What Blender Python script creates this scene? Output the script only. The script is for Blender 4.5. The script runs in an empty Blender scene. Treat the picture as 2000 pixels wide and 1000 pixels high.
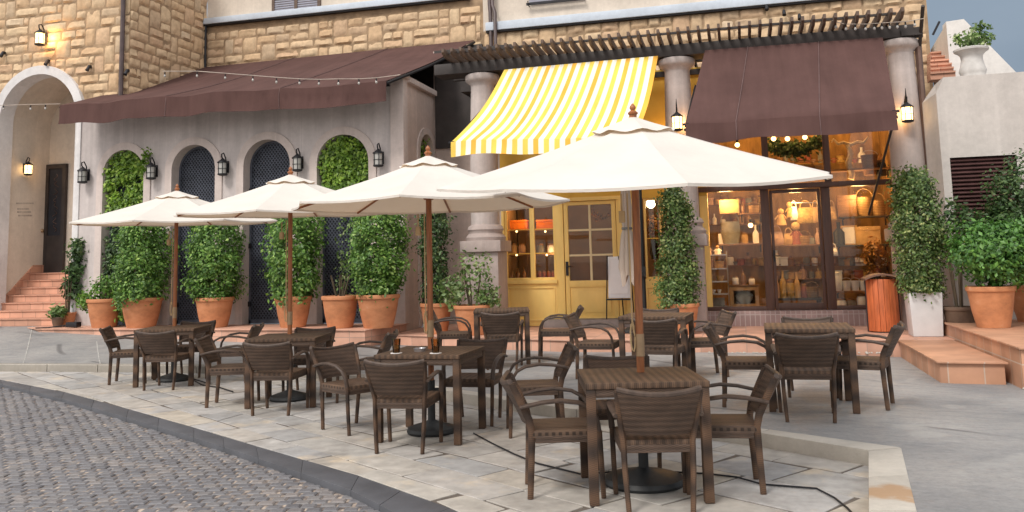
import bpy, bmesh, math, random
from mathutils import Vector, Matrix, noise
R = math.radians
random.seed(7)
S = bpy.context.scene
COL = S.collection

# ------------------------------------------------------------------ camera
F_PX, PP_Y, PITCH, ROLL, YAW, CAM_H = 1700.0, 311.31, R(6.65), R(1.45), R(14.54), 1.52
_fw = Vector((-math.sin(YAW)*math.cos(PITCH), math.cos(YAW)*math.cos(PITCH), math.sin(PITCH)))
_r0 = Vector((math.cos(YAW), math.sin(YAW), 0)); _u0 = _r0.cross(_fw)
_r = math.cos(ROLL)*_r0 - math.sin(ROLL)*_u0
_u = math.sin(ROLL)*_r0 + math.cos(ROLL)*_u0
CAM = Vector((0, 0, CAM_H))
cd = bpy.data.cameras.new('camera'); cam = bpy.data.objects.new('camera', cd); COL.objects.link(cam)
cd.sensor_width = 36.0; cd.lens = F_PX/2000*36.0; cd.shift_y = -(500-PP_Y)/2000.0
cd.clip_start = 0.1; cd.clip_end = 3000
cam.matrix_world = Matrix(((_r.x, _u.x, -_fw.x, CAM.x), (_r.y, _u.y, -_fw.y, CAM.y), (_r.z, _u.z, -_fw.z, CAM.z), (0, 0, 0, 1)))
S.camera = cam

# survey helpers: where a sight line of the photograph meets a real plane of the place
def ray(px, py): return _fw + (px-1000)/F_PX*_r - (py-PP_Y)/F_PX*_u
def at(px, py, Y):
    d = ray(px, py); return CAM + d*(Y/d.y)
def atx(px, py, X):
    d = ray(px, py); return CAM + d*(X/d.x)
def gp(px, py, z=0.0):
    d = ray(px, py); return CAM + d*((z-CAM_H)/d.z)

# ------------------------------------------------------------------ light
SUN_EL, SUN_AZ = R(48), R(200)          # azimuth measured from +Y towards +X: behind the camera, a little left
w = bpy.data.worlds.new('World'); S.world = w; w.use_nodes = True
nt = w.node_tree; nt.nodes.clear()
def wn(t, **k):
    n = nt.nodes.new(t)
    for a, b in k.items(): setattr(n, a, b)
    return n
sky = wn('ShaderNodeTexSky', sky_type='NISHITA', sun_disc=False, sun_elevation=SUN_EL, sun_rotation=SUN_AZ, air_density=1.0, dust_density=1.5)
tc = wn('ShaderNodeTexCoord'); nz = wn('ShaderNodeTexNoise'); nz.inputs['Scale'].default_value = 2.2; nz.inputs['Detail'].default_value = 5
mp = wn('ShaderNodeMapping'); mp.inputs['Scale'].default_value = (1, 1, 2.5)
nt.links.new(tc.outputs['Generated'], mp.inputs[0]); nt.links.new(mp.outputs[0], nz.inputs[0])
# overcast: grey cloud over most of the sky, a slate blue bank of cloud behind the building
bank = wn('ShaderNodeVectorMath', operation='DOT_PRODUCT'); bank.inputs[1].default_value = (0.25, 0.93, 0.25)
nt.links.new(tc.outputs['Generated'], bank.inputs[0])
br = wn('ShaderNodeMapRange'); br.inputs[1].default_value = 0.0; br.inputs[2].default_value = 0.85
nt.links.new(bank.outputs['Value'], br.inputs[0])
cr = wn('ShaderNodeValToRGB'); cr.color_ramp.elements[0].position = .3; cr.color_ramp.elements[1].position = .75
cr.color_ramp.elements[0].color = (7.6, 7.3, 7.0, 1); cr.color_ramp.elements[1].color = (11.2, 10.7, 10.0, 1)
cb = wn('ShaderNodeValToRGB'); cb.color_ramp.elements[0].position = .3; cb.color_ramp.elements[1].position = .8
cb.color_ramp.elements[0].color = (1.6, 2.1, 2.7, 1); cb.color_ramp.elements[1].color = (2.5, 3.05, 3.7, 1)
nt.links.new(nz.outputs['Fac'], cr.inputs[0]); nt.links.new(nz.outputs['Fac'], cb.inputs[0])
m1 = wn('ShaderNodeMix', data_type='RGBA'); m1.inputs['Factor'].default_value = .82
nt.links.new(sky.outputs[0], m1.inputs['A']); nt.links.new(cr.outputs[0], m1.inputs['B'])
m2 = wn('ShaderNodeMix', data_type='RGBA')
nt.links.new(br.outputs[0], m2.inputs['Factor']); nt.links.new(m1.outputs['Result'], m2.inputs['A']); nt.links.new(cb.outputs[0], m2.inputs['B'])
sz = wn('ShaderNodeSeparateXYZ'); nt.links.new(tc.outputs['Generated'], sz.inputs[0])
zr_ = wn('ShaderNodeMapRange'); zr_.inputs[1].default_value = 0; zr_.inputs[2].default_value = 1; zr_.inputs[3].default_value = .72; zr_.inputs[4].default_value = 1.35
nt.links.new(sz.outputs['Z'], zr_.inputs[0])
m3 = wn('ShaderNodeVectorMath', operation='SCALE'); nt.links.new(m2.outputs['Result'], m3.inputs[0]); nt.links.new(zr_.outputs[0], m3.inputs['Scale'])
bg = wn('ShaderNodeBackground'); bg.inputs['Strength'].default_value = 0.11
out = wn('ShaderNodeOutputWorld')
nt.links.new(m3.outputs[0], bg.inputs[0]); nt.links.new(bg.outputs[0], out.inputs[0])
sl = bpy.data.lights.new('sun', 'SUN'); sl.energy = 1.4; sl.angle = R(14); sl.color = (1, .95, .88)
so = bpy.data.objects.new('sun', sl); COL.objects.link(so)
sd = Vector((math.sin(SUN_AZ)*math.cos(SUN_EL), math.cos(SUN_AZ)*math.cos(SUN_EL), math.sin(SUN_EL)))
so.rotation_euler = sd.to_track_quat('Z', 'Y').to_euler()
S.view_settings.view_transform = 'Standard'; S.view_settings.look = 'None'; S.view_settings.gamma = 1
S.view_settings.exposure = 0.58
S.render.engine = 'CYCLES'
try:
    S.cycles.use_denoising = True; S.cycles.max_bounces = 8; S.cycles.transparent_max_bounces = 16
except Exception: pass

# ------------------------------------------------------------------ materials
class NT:
    def __init__(s, name):
        s.m = bpy.data.materials.new(name); s.m.use_nodes = True; s.t = s.m.node_tree; s.n = s.t.nodes
        s.b = s.n['Principled BSDF']; s.o = s.n['Material Output']
    def new(s, t, ins=None, **k):
        n = s.n.new(t)
        for a, b in k.items(): setattr(n, a, b)
        for a, b in (ins or {}).items():
            if isinstance(b, bpy.types.NodeSocket): s.t.links.new(b, n.inputs[a])
            else: n.inputs[a].default_value = b
        return n
    def link(s, a, b): s.t.links.new(a, b)
    def co(s, scale=(1, 1, 1), rot=(0, 0, 0)):
        c = s.new('ShaderNodeTexCoord'); return s.new('ShaderNodeMapping', {0: c.outputs['Object'], 'Scale': scale, 'Rotation': rot}).outputs[0]
    def noise(s, v, scale, detail=4, rough=.55): return s.new('ShaderNodeTexNoise', {'Vector': v, 'Scale': scale, 'Detail': detail, 'Roughness': rough}).outputs['Fac']
    def ramp(s, f, stops):
        r = s.new('ShaderNodeValToRGB', {0: f}); e = r.color_ramp.elements
        while len(e) < len(stops): e.new(.5)
        for i, (p, c) in enumerate(stops): e[i].position = p; e[i].color = (*c, 1) if len(c) == 3 else c
        return r.outputs[0]
    def mix(s, f, a, b, mode='MIX'):
        n = s.new('ShaderNodeMix', data_type='RGBA', blend_type=mode)
        for k, v in (('Factor', f), ('A', a), ('B', b)):
            if isinstance(v, bpy.types.NodeSocket): s.link(v, n.inputs[k])
            elif k == 'Factor': n.inputs[k].default_value = v
            else: n.inputs[k].default_value = (*v, 1)
        return n.outputs['Result']
    def island(s): return s.new('ShaderNodeNewGeometry').outputs['Random Per Island']
    def objrand(s): return s.new('ShaderNodeObjectInfo').outputs['Random']
    def math(s, op, a, b=0.0):
        n = s.new('ShaderNodeMath', operation=op)
        for i, v in enumerate((a, b)):
            if isinstance(v, bpy.types.NodeSocket): s.link(v, n.inputs[i])
            else: n.inputs[i].default_value = v
        return n.outputs[0]
    def bump(s, h, strength=.4, dist=.01):
        n = s.new('ShaderNodeBump', {'Height': h, 'Strength': strength, 'Distance': dist}); s.link(n.outputs[0], s.b.inputs['Normal'])
    def fin(s, color=None, rough=.7, metal=0, spec=None):
        if isinstance(color, bpy.types.NodeSocket): s.link(color, s.b.inputs['Base Color'])
        elif color is not None: s.b.inputs['Base Color'].default_value = (*color, 1)
        if isinstance(rough, bpy.types.NodeSocket): s.link(rough, s.b.inputs['Roughness'])
        else: s.b.inputs['Roughness'].default_value = rough
        s.b.inputs['Metallic'].default_value = metal
        if spec is not None: s.b.inputs['Specular IOR Level'].default_value = spec
        return s.m
def scl(c, k): return tuple(min(1, x*k) for x in c)
def plain(name, c, rough=.6, metal=0, var=.25, scale=6, bump=.0, stretch=(1, 1, 1), spec=None):
    t = NT(name); v = t.co(stretch); n = t.noise(v, scale, 5)
    col = t.ramp(n, [(.3, scl(c, 1-var)), (.7, scl(c, 1+var))])
    if bump: t.bump(t.noise(v, scale*6, 3), bump, .01)
    return t.fin(col, rough, metal, spec)
def isl(name, stops, rough=.7, bump=.3, bscale=30, spotty=0):
    t = NT(name); c = t.ramp(t.island(), stops); v = t.co()
    if spotty:
        c = t.mix(t.math('MULTIPLY', t.noise(v, 9, 6), spotty), c, (.06, .05, .045))
        c = t.mix(t.math('MULTIPLY', t.ramp(t.noise(v, 1.6, 6, .7), [(.5, (0, 0, 0)), (.68, (1, 1, 1))]), .55), c, (.17, .15, .135))
        c = t.mix(t.math('MULTIPLY', t.ramp(t.noise(t.co((1, 1, 1), (0, 0, 2)), 2.3, 5, .6), [(.56, (0, 0, 0)), (.7, (1, 1, 1))]), .5), c, (.62, .49, .33))
    n = t.noise(v, bscale, 5); t.bump(n, bump, .01)
    c = t.mix(.35, c, t.ramp(n, [(.25, (.35, .35, .35)), (.75, (1.35, 1.35, 1.35))]), 'MULTIPLY')
    return t.fin(c, rough)
M = {}
M['wicker'] = None
def wicker(name, axis, period, dark, light, wt=.42):
    t = NT(name); c = t.new('ShaderNodeTexCoord'); sp = t.new('ShaderNodeSeparateXYZ', {0: c.outputs['Object']})
    s = sp.outputs[axis]; v = t.co()
    warp = t.math('MULTIPLY', t.noise(v, 14, 2), .012)
    ph = t.math('MULTIPLY', t.math('ADD', s, warp), 2*math.pi/period)
    b = t.math('ADD', t.math('MULTIPLY', t.math('SINE', ph), .5), .5)
    o = [a for a in ('X', 'Y', 'Z') if a != axis]
    rib = t.math('GREATER_THAN', t.math('SINE', t.math('MULTIPLY', t.math('ADD', sp.outputs[o[0]], t.math('MULTIPLY', sp.outputs[o[1]], .35 if axis == 'Z' else .0)), 2*math.pi/.044)), 0.0)
    gp_ = t.math('ABSOLUTE', t.math('SINE', t.math('MULTIPLY', t.math('ADD', s, t.math('MULTIPLY', rib, .0065)), math.pi/.013)))
    q = t.math('SUBTRACT', 1.0, t.math('MINIMUM', t.math('MULTIPLY', gp_, 2.0), 1.0))
    n = t.noise(t.co((2, 2, 2)), 3, 3)
    col = t.ramp(t.math('ADD', t.math('MULTIPLY', b, wt), t.math('MULTIPLY', n, 1.05-wt)), [(.2, dark), (.8, light)])
    col = t.mix(t.math('MULTIPLY', q, .8), col, scl(dark, .35))
    col = t.mix(.35, col, t.ramp(t.objrand(), [(0, (.5, .5, .52)), (1, (1.45, 1.4, 1.35))]), 'MULTIPLY')
    t.bump(t.math('SUBTRACT', b, q), .6, .004)
    return t.fin(col, .6, 0, .3)
M['wicker_top'] = wicker('wicker_top', 'X', .052, (.055, .037, .028), (.155, .096, .063), .42)
M['wicker_back'] = wicker('wicker_back', 'Z', .035, (.042, .029, .023), (.128, .083, .06), .2)
M['wicker_leg'] = wicker('wicker_leg', 'Z', .19, (.034, .024, .02), (.13, .075, .046), .5)
M['rattan'] = plain('rattan', (.065, .043, .033), .5, var=.3, scale=30, stretch=(1, 1, .3))
M['steel_dark'] = plain('steel_dark', (.02, .021, .023), .45, .3)
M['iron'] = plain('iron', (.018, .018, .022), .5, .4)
M['base'] = plain('base', (.016, .018, .02), .55, 0, .3, 20, .1)
M['pole'] = plain('pole', (.30, .105, .035), .4, 0, .3, 9, 0, (8, 8, .7))
M['brass'] = plain('brass', (.36, .25, .15), .45, .4)
M['rope'] = plain('rope', (.5, .36, .2), .9)
def canvas(name, c, tr):
    t = NT(name); v = t.co(); n = t.noise(v, 2.2, 4)
    col = t.ramp(n, [(.3, scl(c, .94)), (.7, scl(c, 1.04))]); col = t.mix(.7, col, t.ramp(t.island(), [(0, (.90, .895, .89)), (1, (1.04, 1.03, 1.02))]), 'MULTIPLY'); t.fin(col, .9, 0, .2)
    t.bump(t.noise(t.co((1, 1, 2)), 3.5, 4), .55, .03)
    tl = t.new('ShaderNodeBsdfTranslucent', {0: (.62, .42, .25, 1)})
    mx = t.new('ShaderNodeMixShader', {0: tr}); t.link(t.b.outputs[0], mx.inputs[1]); t.link(tl.outputs[0], mx.inputs[2]); t.link(mx.outputs[0], t.o.inputs[0])
    return t.m
M['canvas'] = canvas('canvas', (.80, .765, .715), .24)
M['canvas_old'] = canvas('canvas_old', (.55, .47, .40), .1)
def fabric(name, c):
    t = NT(name); n = t.noise(t.co((1, 1, .6)), 1.7, 6); t.bump(t.noise(t.co((1, 1, .4)), 5, 4), .35, .03)
    s = t.noise(t.co((6, .6, .6)), 1.2, 4); col = t.ramp(t.math('ADD', t.math('MULTIPLY', n, .6), t.math('MULTIPLY', s, .4)), [(.32, scl(c, .8)), (.68, scl(c, 1.2))])
    return t.fin(col, .95, 0, .15)
M['awn_brown'] = fabric('awn_brown', (.092, .050, .045))
M['awn_white'] = fabric('awn_white', (.80, .76, .66)); M['awn_yellow'] = fabric('awn_yellow', (.80, .56, .11)); M['awn_orange'] = fabric('awn_orange', (.80, .42, .07))
def stucco(name, c, streak, sc=1.0):
    t = NT(name); n = t.noise(t.co(), 1.1, 6, .65); s = t.noise(t.co((2.6, 2.6, .13)), 1.3, 7, .68)
    col = t.ramp(n, [(.3, scl(c, .86)), (.7, scl(c, 1.12))])
    col = t.mix(t.math('MULTIPLY', t.ramp(s, [(.45, (0, 0, 0)), (.72, (1, 1, 1))]), streak), col, scl(c, .55))
    l = t.noise(t.co((4.5, 4.5, .1), (0, 0, 0)), 1.9, 6, .7); col = t.mix(t.math('MULTIPLY', t.ramp(l, [(.56, (0, 0, 0)), (.66, (1, 1, 1))]), streak*.5), col, scl(c, 1.4))
    col = t.mix(.5, col, t.ramp(t.noise(t.co(), 11, 7, .75), [(.3, (.82, .82, .82)), (.7, (1.15, 1.15, 1.15))]), 'MULTIPLY')
    t.bump(t.noise(t.co(), 70, 4), .3, .008)
    return t.fin(col, .9)
M['stucco'] = stucco('stucco', (.575, .515, .50), .55)
M['stucco_trim'] = stucco('stucco_trim', (.61, .52, .485), .3)
M['stucco_side'] = stucco('stucco_side', (.58, .465, .415), .4)
M['cream'] = stucco('cream', (.64, .56, .475), .18)
M['white_wall'] = stucco('white_wall', (.53, .49, .46), .2)
M['render_white'] = stucco('render_white', (.72, .69, .66), .12)
M['trim_white'] = stucco('trim_white', (.66, .64, .64), .15)
M['trim_blue'] = stucco('trim_blue', (.55, .61, .69), .12)
M['concrete_col'] = stucco('concrete_col', (.52, .45, .425), .5)
M['pedestal'] = stucco('pedestal', (.43, .355, .33), .35)
M['kerb'] = stucco('kerb', (.46, .425, .375), .2)
def kerb_stain():
    t = NT.__new__(NT); t.m = M['kerb']; t.t = t.m.node_tree; t.n = t.t.nodes; t.b = t.n['Principled BSDF']
    src = t.b.inputs['Base Color'].links[0].from_socket; g = t.new('ShaderNodeNewGeometry').outputs['Position']
    d = t.new('ShaderNodeVectorMath', {0: g, 1: (.79, 5.72, .1)}, operation='DISTANCE').outputs['Value']
    f = t.ramp(t.math('ADD', d, t.math('MULTIPLY', t.noise(t.co(), 6, 6), .4)), [(.33, (1, 1, 1)), (.42, (0, 0, 0))])
    t.link(t.mix(t.math('MULTIPLY', f, .75), src, (.36, .2, .085)), t.b.inputs['Base Color'])
kerb_stain()
M['dark_kerb'] = plain('dark_kerb', (.078, .081, .093), .6, 0, .2, 3, .2)
M['sandstone'] = isl('sandstone', [(0, (.57, .39, .235)), (.2, (.63, .45, .28)), (.4, (.585, .425, .27)), (.62, (.66, .495, .32)), (.82, (.585, .395, .25)), (.93, (.52, .385, .255)), (1, (.65, .505, .35))], .95, .5, 12)
M['mortar'] = plain('mortar', (.34, .235, .145), .95, var=.3)
M['flag'] = isl('flag', [(0, (.50, .465, .43)), (.2, (.59, .555, .50)), (.38, (.43, .435, .445)), (.55, (.60, .54, .455)), (.75, (.53, .515, .505)), (.9, (.59, .575, .555)), (1, (.41, .385, .36))], .75, .3, 5, .55)
M['kerb_moss_shade'] = stucco('kerb_moss_shade', (.30, .275, .24), .4)  # left kerb: moss, plus the shade of its face put into the colour
M['terrace_line'] = plain('terrace_line', (.40, .39, .37), .9)
M['seam'] = plain('seam', (.13, .08, .077), .9)
M['joint'] = plain('joint', (.115, .095, .08), .95)
M['sett'] = isl('sett', [(0, (.118, .116, .127)), (.35, (.168, .165, .175)), (.6, (.14, .139, .152)), (.85, (.188, .178, .178)), (.95, (.22, .20, .195)), (1, (.135, .133, .142))], .55, .5, 30)
M['sett_joint'] = None
def joint_mat():
    t = NT('sett_joint'); n = t.noise(t.co(), 16, 3)
    return t.fin(t.ramp(n, [(.36, (.07, .06, .058)), (.5, (.17, .14, .125)), (.66, (.46, .38, .31))]), .9)
M['sett_joint'] = joint_mat()
def terrace_mat():
    t = NT('terrace'); v = t.co((1, 1, 1)); a = t.noise(v, .7, 7, .62); b = t.noise(t.co((1, 2.2, 1)), 3.2, 6, .7)
    c = t.ramp(a, [(.3, (.175, .178, .185)), (.45, (.25, .247, .247)), (.6, (.30, .292, .285)), (.75, (.36, .35, .335))])
    c = t.mix(t.math('MULTIPLY', t.ramp(b, [(.5, (0, 0, 0)), (.75, (1, 1, 1))]), .55), c, (.17, .172, .18))
    w_ = t.new('ShaderNodeTexWave', {'Vector': t.co((1, 1, 1), (0, 0, R(30))), 'Scale': .22, 'Distortion': 9, 'Detail': 2, 'Detail Scale': .5}, wave_type='RINGS')
    c = t.mix(t.math('MULTIPLY', t.ramp(w_.outputs['Fac'], [(0, (1, 1, 1)), (.012, (0, 0, 0))]), t.math('MULTIPLY', t.ramp(t.noise(v, .55, 2), [(.52, (0, 0, 0)), (.6, (1, 1, 1))]), .8)), c, (.10, .10, .105))
    c = t.mix(.6, c, t.ramp(t.noise(v, 26, 5, .75), [(.3, (.72, .72, .72)), (.7, (1.25, 1.25, 1.25))]), 'MULTIPLY')
    c = t.mix(t.math('MULTIPLY', t.ramp(t.noise(v, 1.9, 3, .5), [(.6, (0, 0, 0)), (.66, (1, 1, 1))]), .3), c, (.42, .41, .39))
    t.bump(t.noise(v, 55, 4), .15, .006)
    return t.fin(c, t.ramp(b, [(.3, (.5, .5, .5)), (.7, (.75, .75, .75))]))
M['terrace'] = terrace_mat()
def tile(name, c, tw, th, grout, off=.0, plain_top=False):
    t = NT(name); g = t.new('ShaderNodeNewGeometry'); sp = t.new('ShaderNodeSeparateXYZ', {0: g.outputs['Position']}); sn = t.new('ShaderNodeSeparateXYZ', {0: g.outputs['True Normal']})
    top = t.math('GREATER_THAN', t.math('ABSOLUTE', sn.outputs['Z']), .6); sidex = t.math('GREATER_THAN', t.math('ABSOLUTE', sn.outputs['X']), .6)
    hx = t.new('ShaderNodeMix', {0: sidex, 2: sp.outputs['X'], 3: sp.outputs['Y']}).outputs[0]
    vz = t.new('ShaderNodeMix', {0: top, 2: sp.outputs['Z'], 3: sp.outputs['Y']}).outputs[0]
    v = t.new('ShaderNodeCombineXYZ', {0: hx, 1: t.math('ADD', vz, off)}).outputs[0]
    b = t.new('ShaderNodeTexBrick', {'Vector': v, 'Scale': 1.0, 'Mortar Size': .007, 'Brick Width': tw, 'Row Height': th, 'Color1': (*scl(c, .86), 1), 'Color2': (*scl(c, 1.15), 1), 'Mortar': (*grout, 1), 'Bias': 0.0}, offset=0.0)
    n = t.noise(t.co(), 2.5, 6)
    cb_ = t.mix(top, b.outputs['Color'], c) if plain_top else b.outputs['Color']
    col = t.mix(.7, cb_, t.ramp(n, [(.3, (.72, .72, .72)), (.7, (1.25, 1.25, 1.25))]), 'MULTIPLY')
    t.bump(t.math('SUBTRACT', 1.0, b.outputs['Fac']), .35, .006)
    return t.fin(col, .6)
M['tile'] = tile('tile', (.56, .315, .225), .33, .33, (.40, .26, .2), .05)
M['tile_stair'] = tile('tile_stair', (.55, .285, .19), .33, .157, (.33, .17, .12), -.42+.157*10)
M['tile_big'] = tile('tile_big', (.47, .25, .155), .36, .4, (.50, .38, .30), .1, True)
M['brick_sill'] = tile('brick_sill', (.33, .23, .22), .085, .24, (.45, .38, .36), 0)
M['step_stone'] = plain('step_stone', (.22, .19, .18), .8, var=.2, bump=.2)
def potmat():
    t = NT('terracotta'); n = t.noise(t.co((1, 1, 1.6)), 3.5, 6, .65); r = t.objrand()
    c = t.ramp(n, [(.28, (.34, .14, .065)), (.5, (.50, .205, .09)), (.64, (.55, .24, .115)), (.78, (.62, .42, .29))])
    c = t.mix(.5, c, t.ramp(r, [(0, (.85, .8, .8)), (1, (1.15, 1.15, 1.15))]), 'MULTIPLY'); t.bump(n, .25, .02)
    return t.fin(c, .75)
M['pot'] = potmat()
M['soil'] = plain('soil', (.04, .028, .02), 1)
def leaf(name, stops, tr=.25, rough=.45):
    t = NT(name); c = t.ramp(t.island(), stops); c = t.mix(.8, c, t.ramp(t.noise(t.co(), 5, 3), [(.35, (.5, .55, .55)), (.65, (1.4, 1.35, 1.2))]), 'MULTIPLY'); t.fin(c, rough)
    tl = t.new('ShaderNodeBsdfTranslucent'); t.link(t.mix(.5, c, (1.2, 1.3, .7), 'MULTIPLY'), tl.inputs[0])
    mx = t.new('ShaderNodeMixShader', {0: tr}); t.link(t.b.outputs[0], mx.inputs[1]); t.link(tl.outputs[0], mx.inputs[2]); t.link(mx.outputs[0], t.o.inputs[0])
    return t.m
M['leaf'] = leaf('leaf', [(0, (.05, .12, .024)), (.45, (.105, .23, .04)), (.8, (.18, .33, .065)), (1, (.33, .47, .13))])
M['leaf_ivy'] = leaf('leaf_ivy', [(0, (.08, .15, .02)), (.5, (.17, .32, .035)), (1, (.34, .48, .08))])
M['leaf_dark'] = leaf('leaf_dark', [(0, (.03, .065, .022)), (.6, (.055, .115, .035)), (.9, (.1, .17, .06)), (1, (.2, .25, .1))])
M['leaf_box'] = leaf('leaf_box', [(0, (.05, .1, .025)), (.5, (.1, .175, .045)), (.85, (.18, .25, .08)), (1, (.42, .46, .2))])
M['leaf_bright'] = leaf('leaf_bright', [(0, (.04, .12, .022)), (.5, (.075, .2, .036)), (1, (.15, .31, .065))])
M['leaf_pale'] = leaf('leaf_pale', [(0, (.08, .15, .04)), (.6, (.16, .26, .08)), (1, (.4, .48, .25))])
M['leaf_dry'] = leaf('leaf_dry', [(0, (.18, .08, .02)), (1, (.42, .2, .05))])
M['stem'] = plain('stem', (.09, .065, .04), .9)
M['yellow'] = plain('yellow', (.88, .61, .19), .5, 0, .1, 3, .05, (1, 1, .4))
M['yellow_deep'] = plain('yellow_deep', (.70, .42, .06), .6, 0, .1, 2)
M['muntin'] = plain('muntin', (.72, .60, .36), .5, 0, .06)
M['brown_frame'] = plain('brown_frame', (.085, .04, .028), .45, 0, .2, 8, 0, (4, 4, .5))
M['timber'] = plain('timber', (.115, .075, .055), .65, 0, .35, 5, .2, (3, .6, 3))
M['timber_dark'] = plain('timber_dark', (.035, .027, .025), .6, 0, .3, 4)
M['louvre'] = plain('louvre', (.085, .04, .038), .5)
M['pipe'] = plain('pipe', (.075, .05, .05), .5)
M['copper'] = plain('copper', (.16, .10, .08), .4, .5)
M['bin_wood'] = plain('bin_wood', (.52, .135, .045), .5, 0, .3, 6, .15, (5, 5, .6))
M['bin_roof'] = plain('bin_roof', (.2, .105, .07), .6)
M['planter_white'] = plain('planter_white', (.62, .615, .62), .6, 0, .1, 3, .15)
M['planter_wood'] = plain('planter_wood', (.12, .075, .05), .8, 0, .3, 5, .2)
M['urn'] = plain('urn', (.55, .53, .51), .85, 0, .18, 6, .2)
M['white'] = plain('white', (.82, .82, .84), .5, 0, .04)
M['paper'] = plain('paper', (.80, .79, .80), .6, 0, .03)
M['grey_text'] = plain('grey_text', (.44, .38, .33), .8)
M['lattice'] = plain('lattice', (.085, .095, .125), .5, .2)
M['dark_in'] = plain('dark_in', (.018, .02, .028), .8)
M['ceramic'] = plain('ceramic', (.7, .72, .74), .25, 0, .04)
M['amber'] = plain('amber', (.22, .11, .045), .2); M['shop_wall'] = plain('shop_wall', (.30, .17, .055), .8, 0, .45, 2.2, 0, (3, 3, .8))
M['room_dark'] = plain('room_dark', (.17, .105, .06), .8, 0, .3, 2); M['shop_wood'] = plain('shop_wood', (.20, .105, .045), .55, 0, .3, 5, .1, (1, 1, 5)); M['orange'] = plain('orange', (.80, .22, .02), .6, 0, .12); M['grey_cloth'] = plain('grey_cloth', (.2, .2, .19), .9, 0, .3)
M['pink'] = plain('pink', (.42, .27, .2), .8, 0, .2); M['tan'] = plain('tan', (.45, .29, .14), .8, 0, .25); M['gold'] = plain('gold', (.36, .24, .08), .6, 0, .35, 20); M['red'] = plain('red', (.25, .075, .05), .6, 0, .2)
M['basket'] = wicker('basket', 'Z', .03, (.16, .09, .04), (.38, .24, .11)); M['antler'] = plain('antler', (.62, .48, .3), .6); M['chrome'] = plain('chrome', (.5, .5, .52), .3, .8)
M['shutter'] = plain('shutter', (.30, .30, .36), .6, 0, .1)
def glass(name, tint=(1, 1, 1), refl=1.0):
    t = NT(name); tr = t.new('ShaderNodeBsdfTransparent', {0: (*tint, 1)}); gl = t.new('ShaderNodeBsdfGlossy', {'Roughness': .015})
    f = t.new('ShaderNodeFresnel', {0: 1.45}); fm = t.math('MULTIPLY', f.outputs[0], refl)
    mx = t.new('ShaderNodeMixShader', {0: fm}); t.link(tr.outputs[0], mx.inputs[1]); t.link(gl.outputs[0], mx.inputs[2]); t.link(mx.outputs[0], t.o.inputs[0])
    return t.m
M['glass'] = glass('glass', (.96, .95, .92), 1.0); M['lamp_glass'] = glass('lamp_glass', (.8, .8, .78), 1)
def frosted():
    t = NT('frosted'); return t.fin((.42, .41, .39), .35)
M['frosted'] = frosted()
def emit(name, c, s):
    t = NT(name); e = t.new('ShaderNodeEmission', {0: (*c, 1), 1: s}); t.link(e.outputs[0], t.o.inputs[0]); return t.m
M['glow'] = emit('glow', (1, .62, .25), 4.5); M['glow_soft'] = emit('glow_soft', (1, .68, .28), 4); M['glow_white'] = emit('glow_white', (1, .8, .5), 9)

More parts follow.
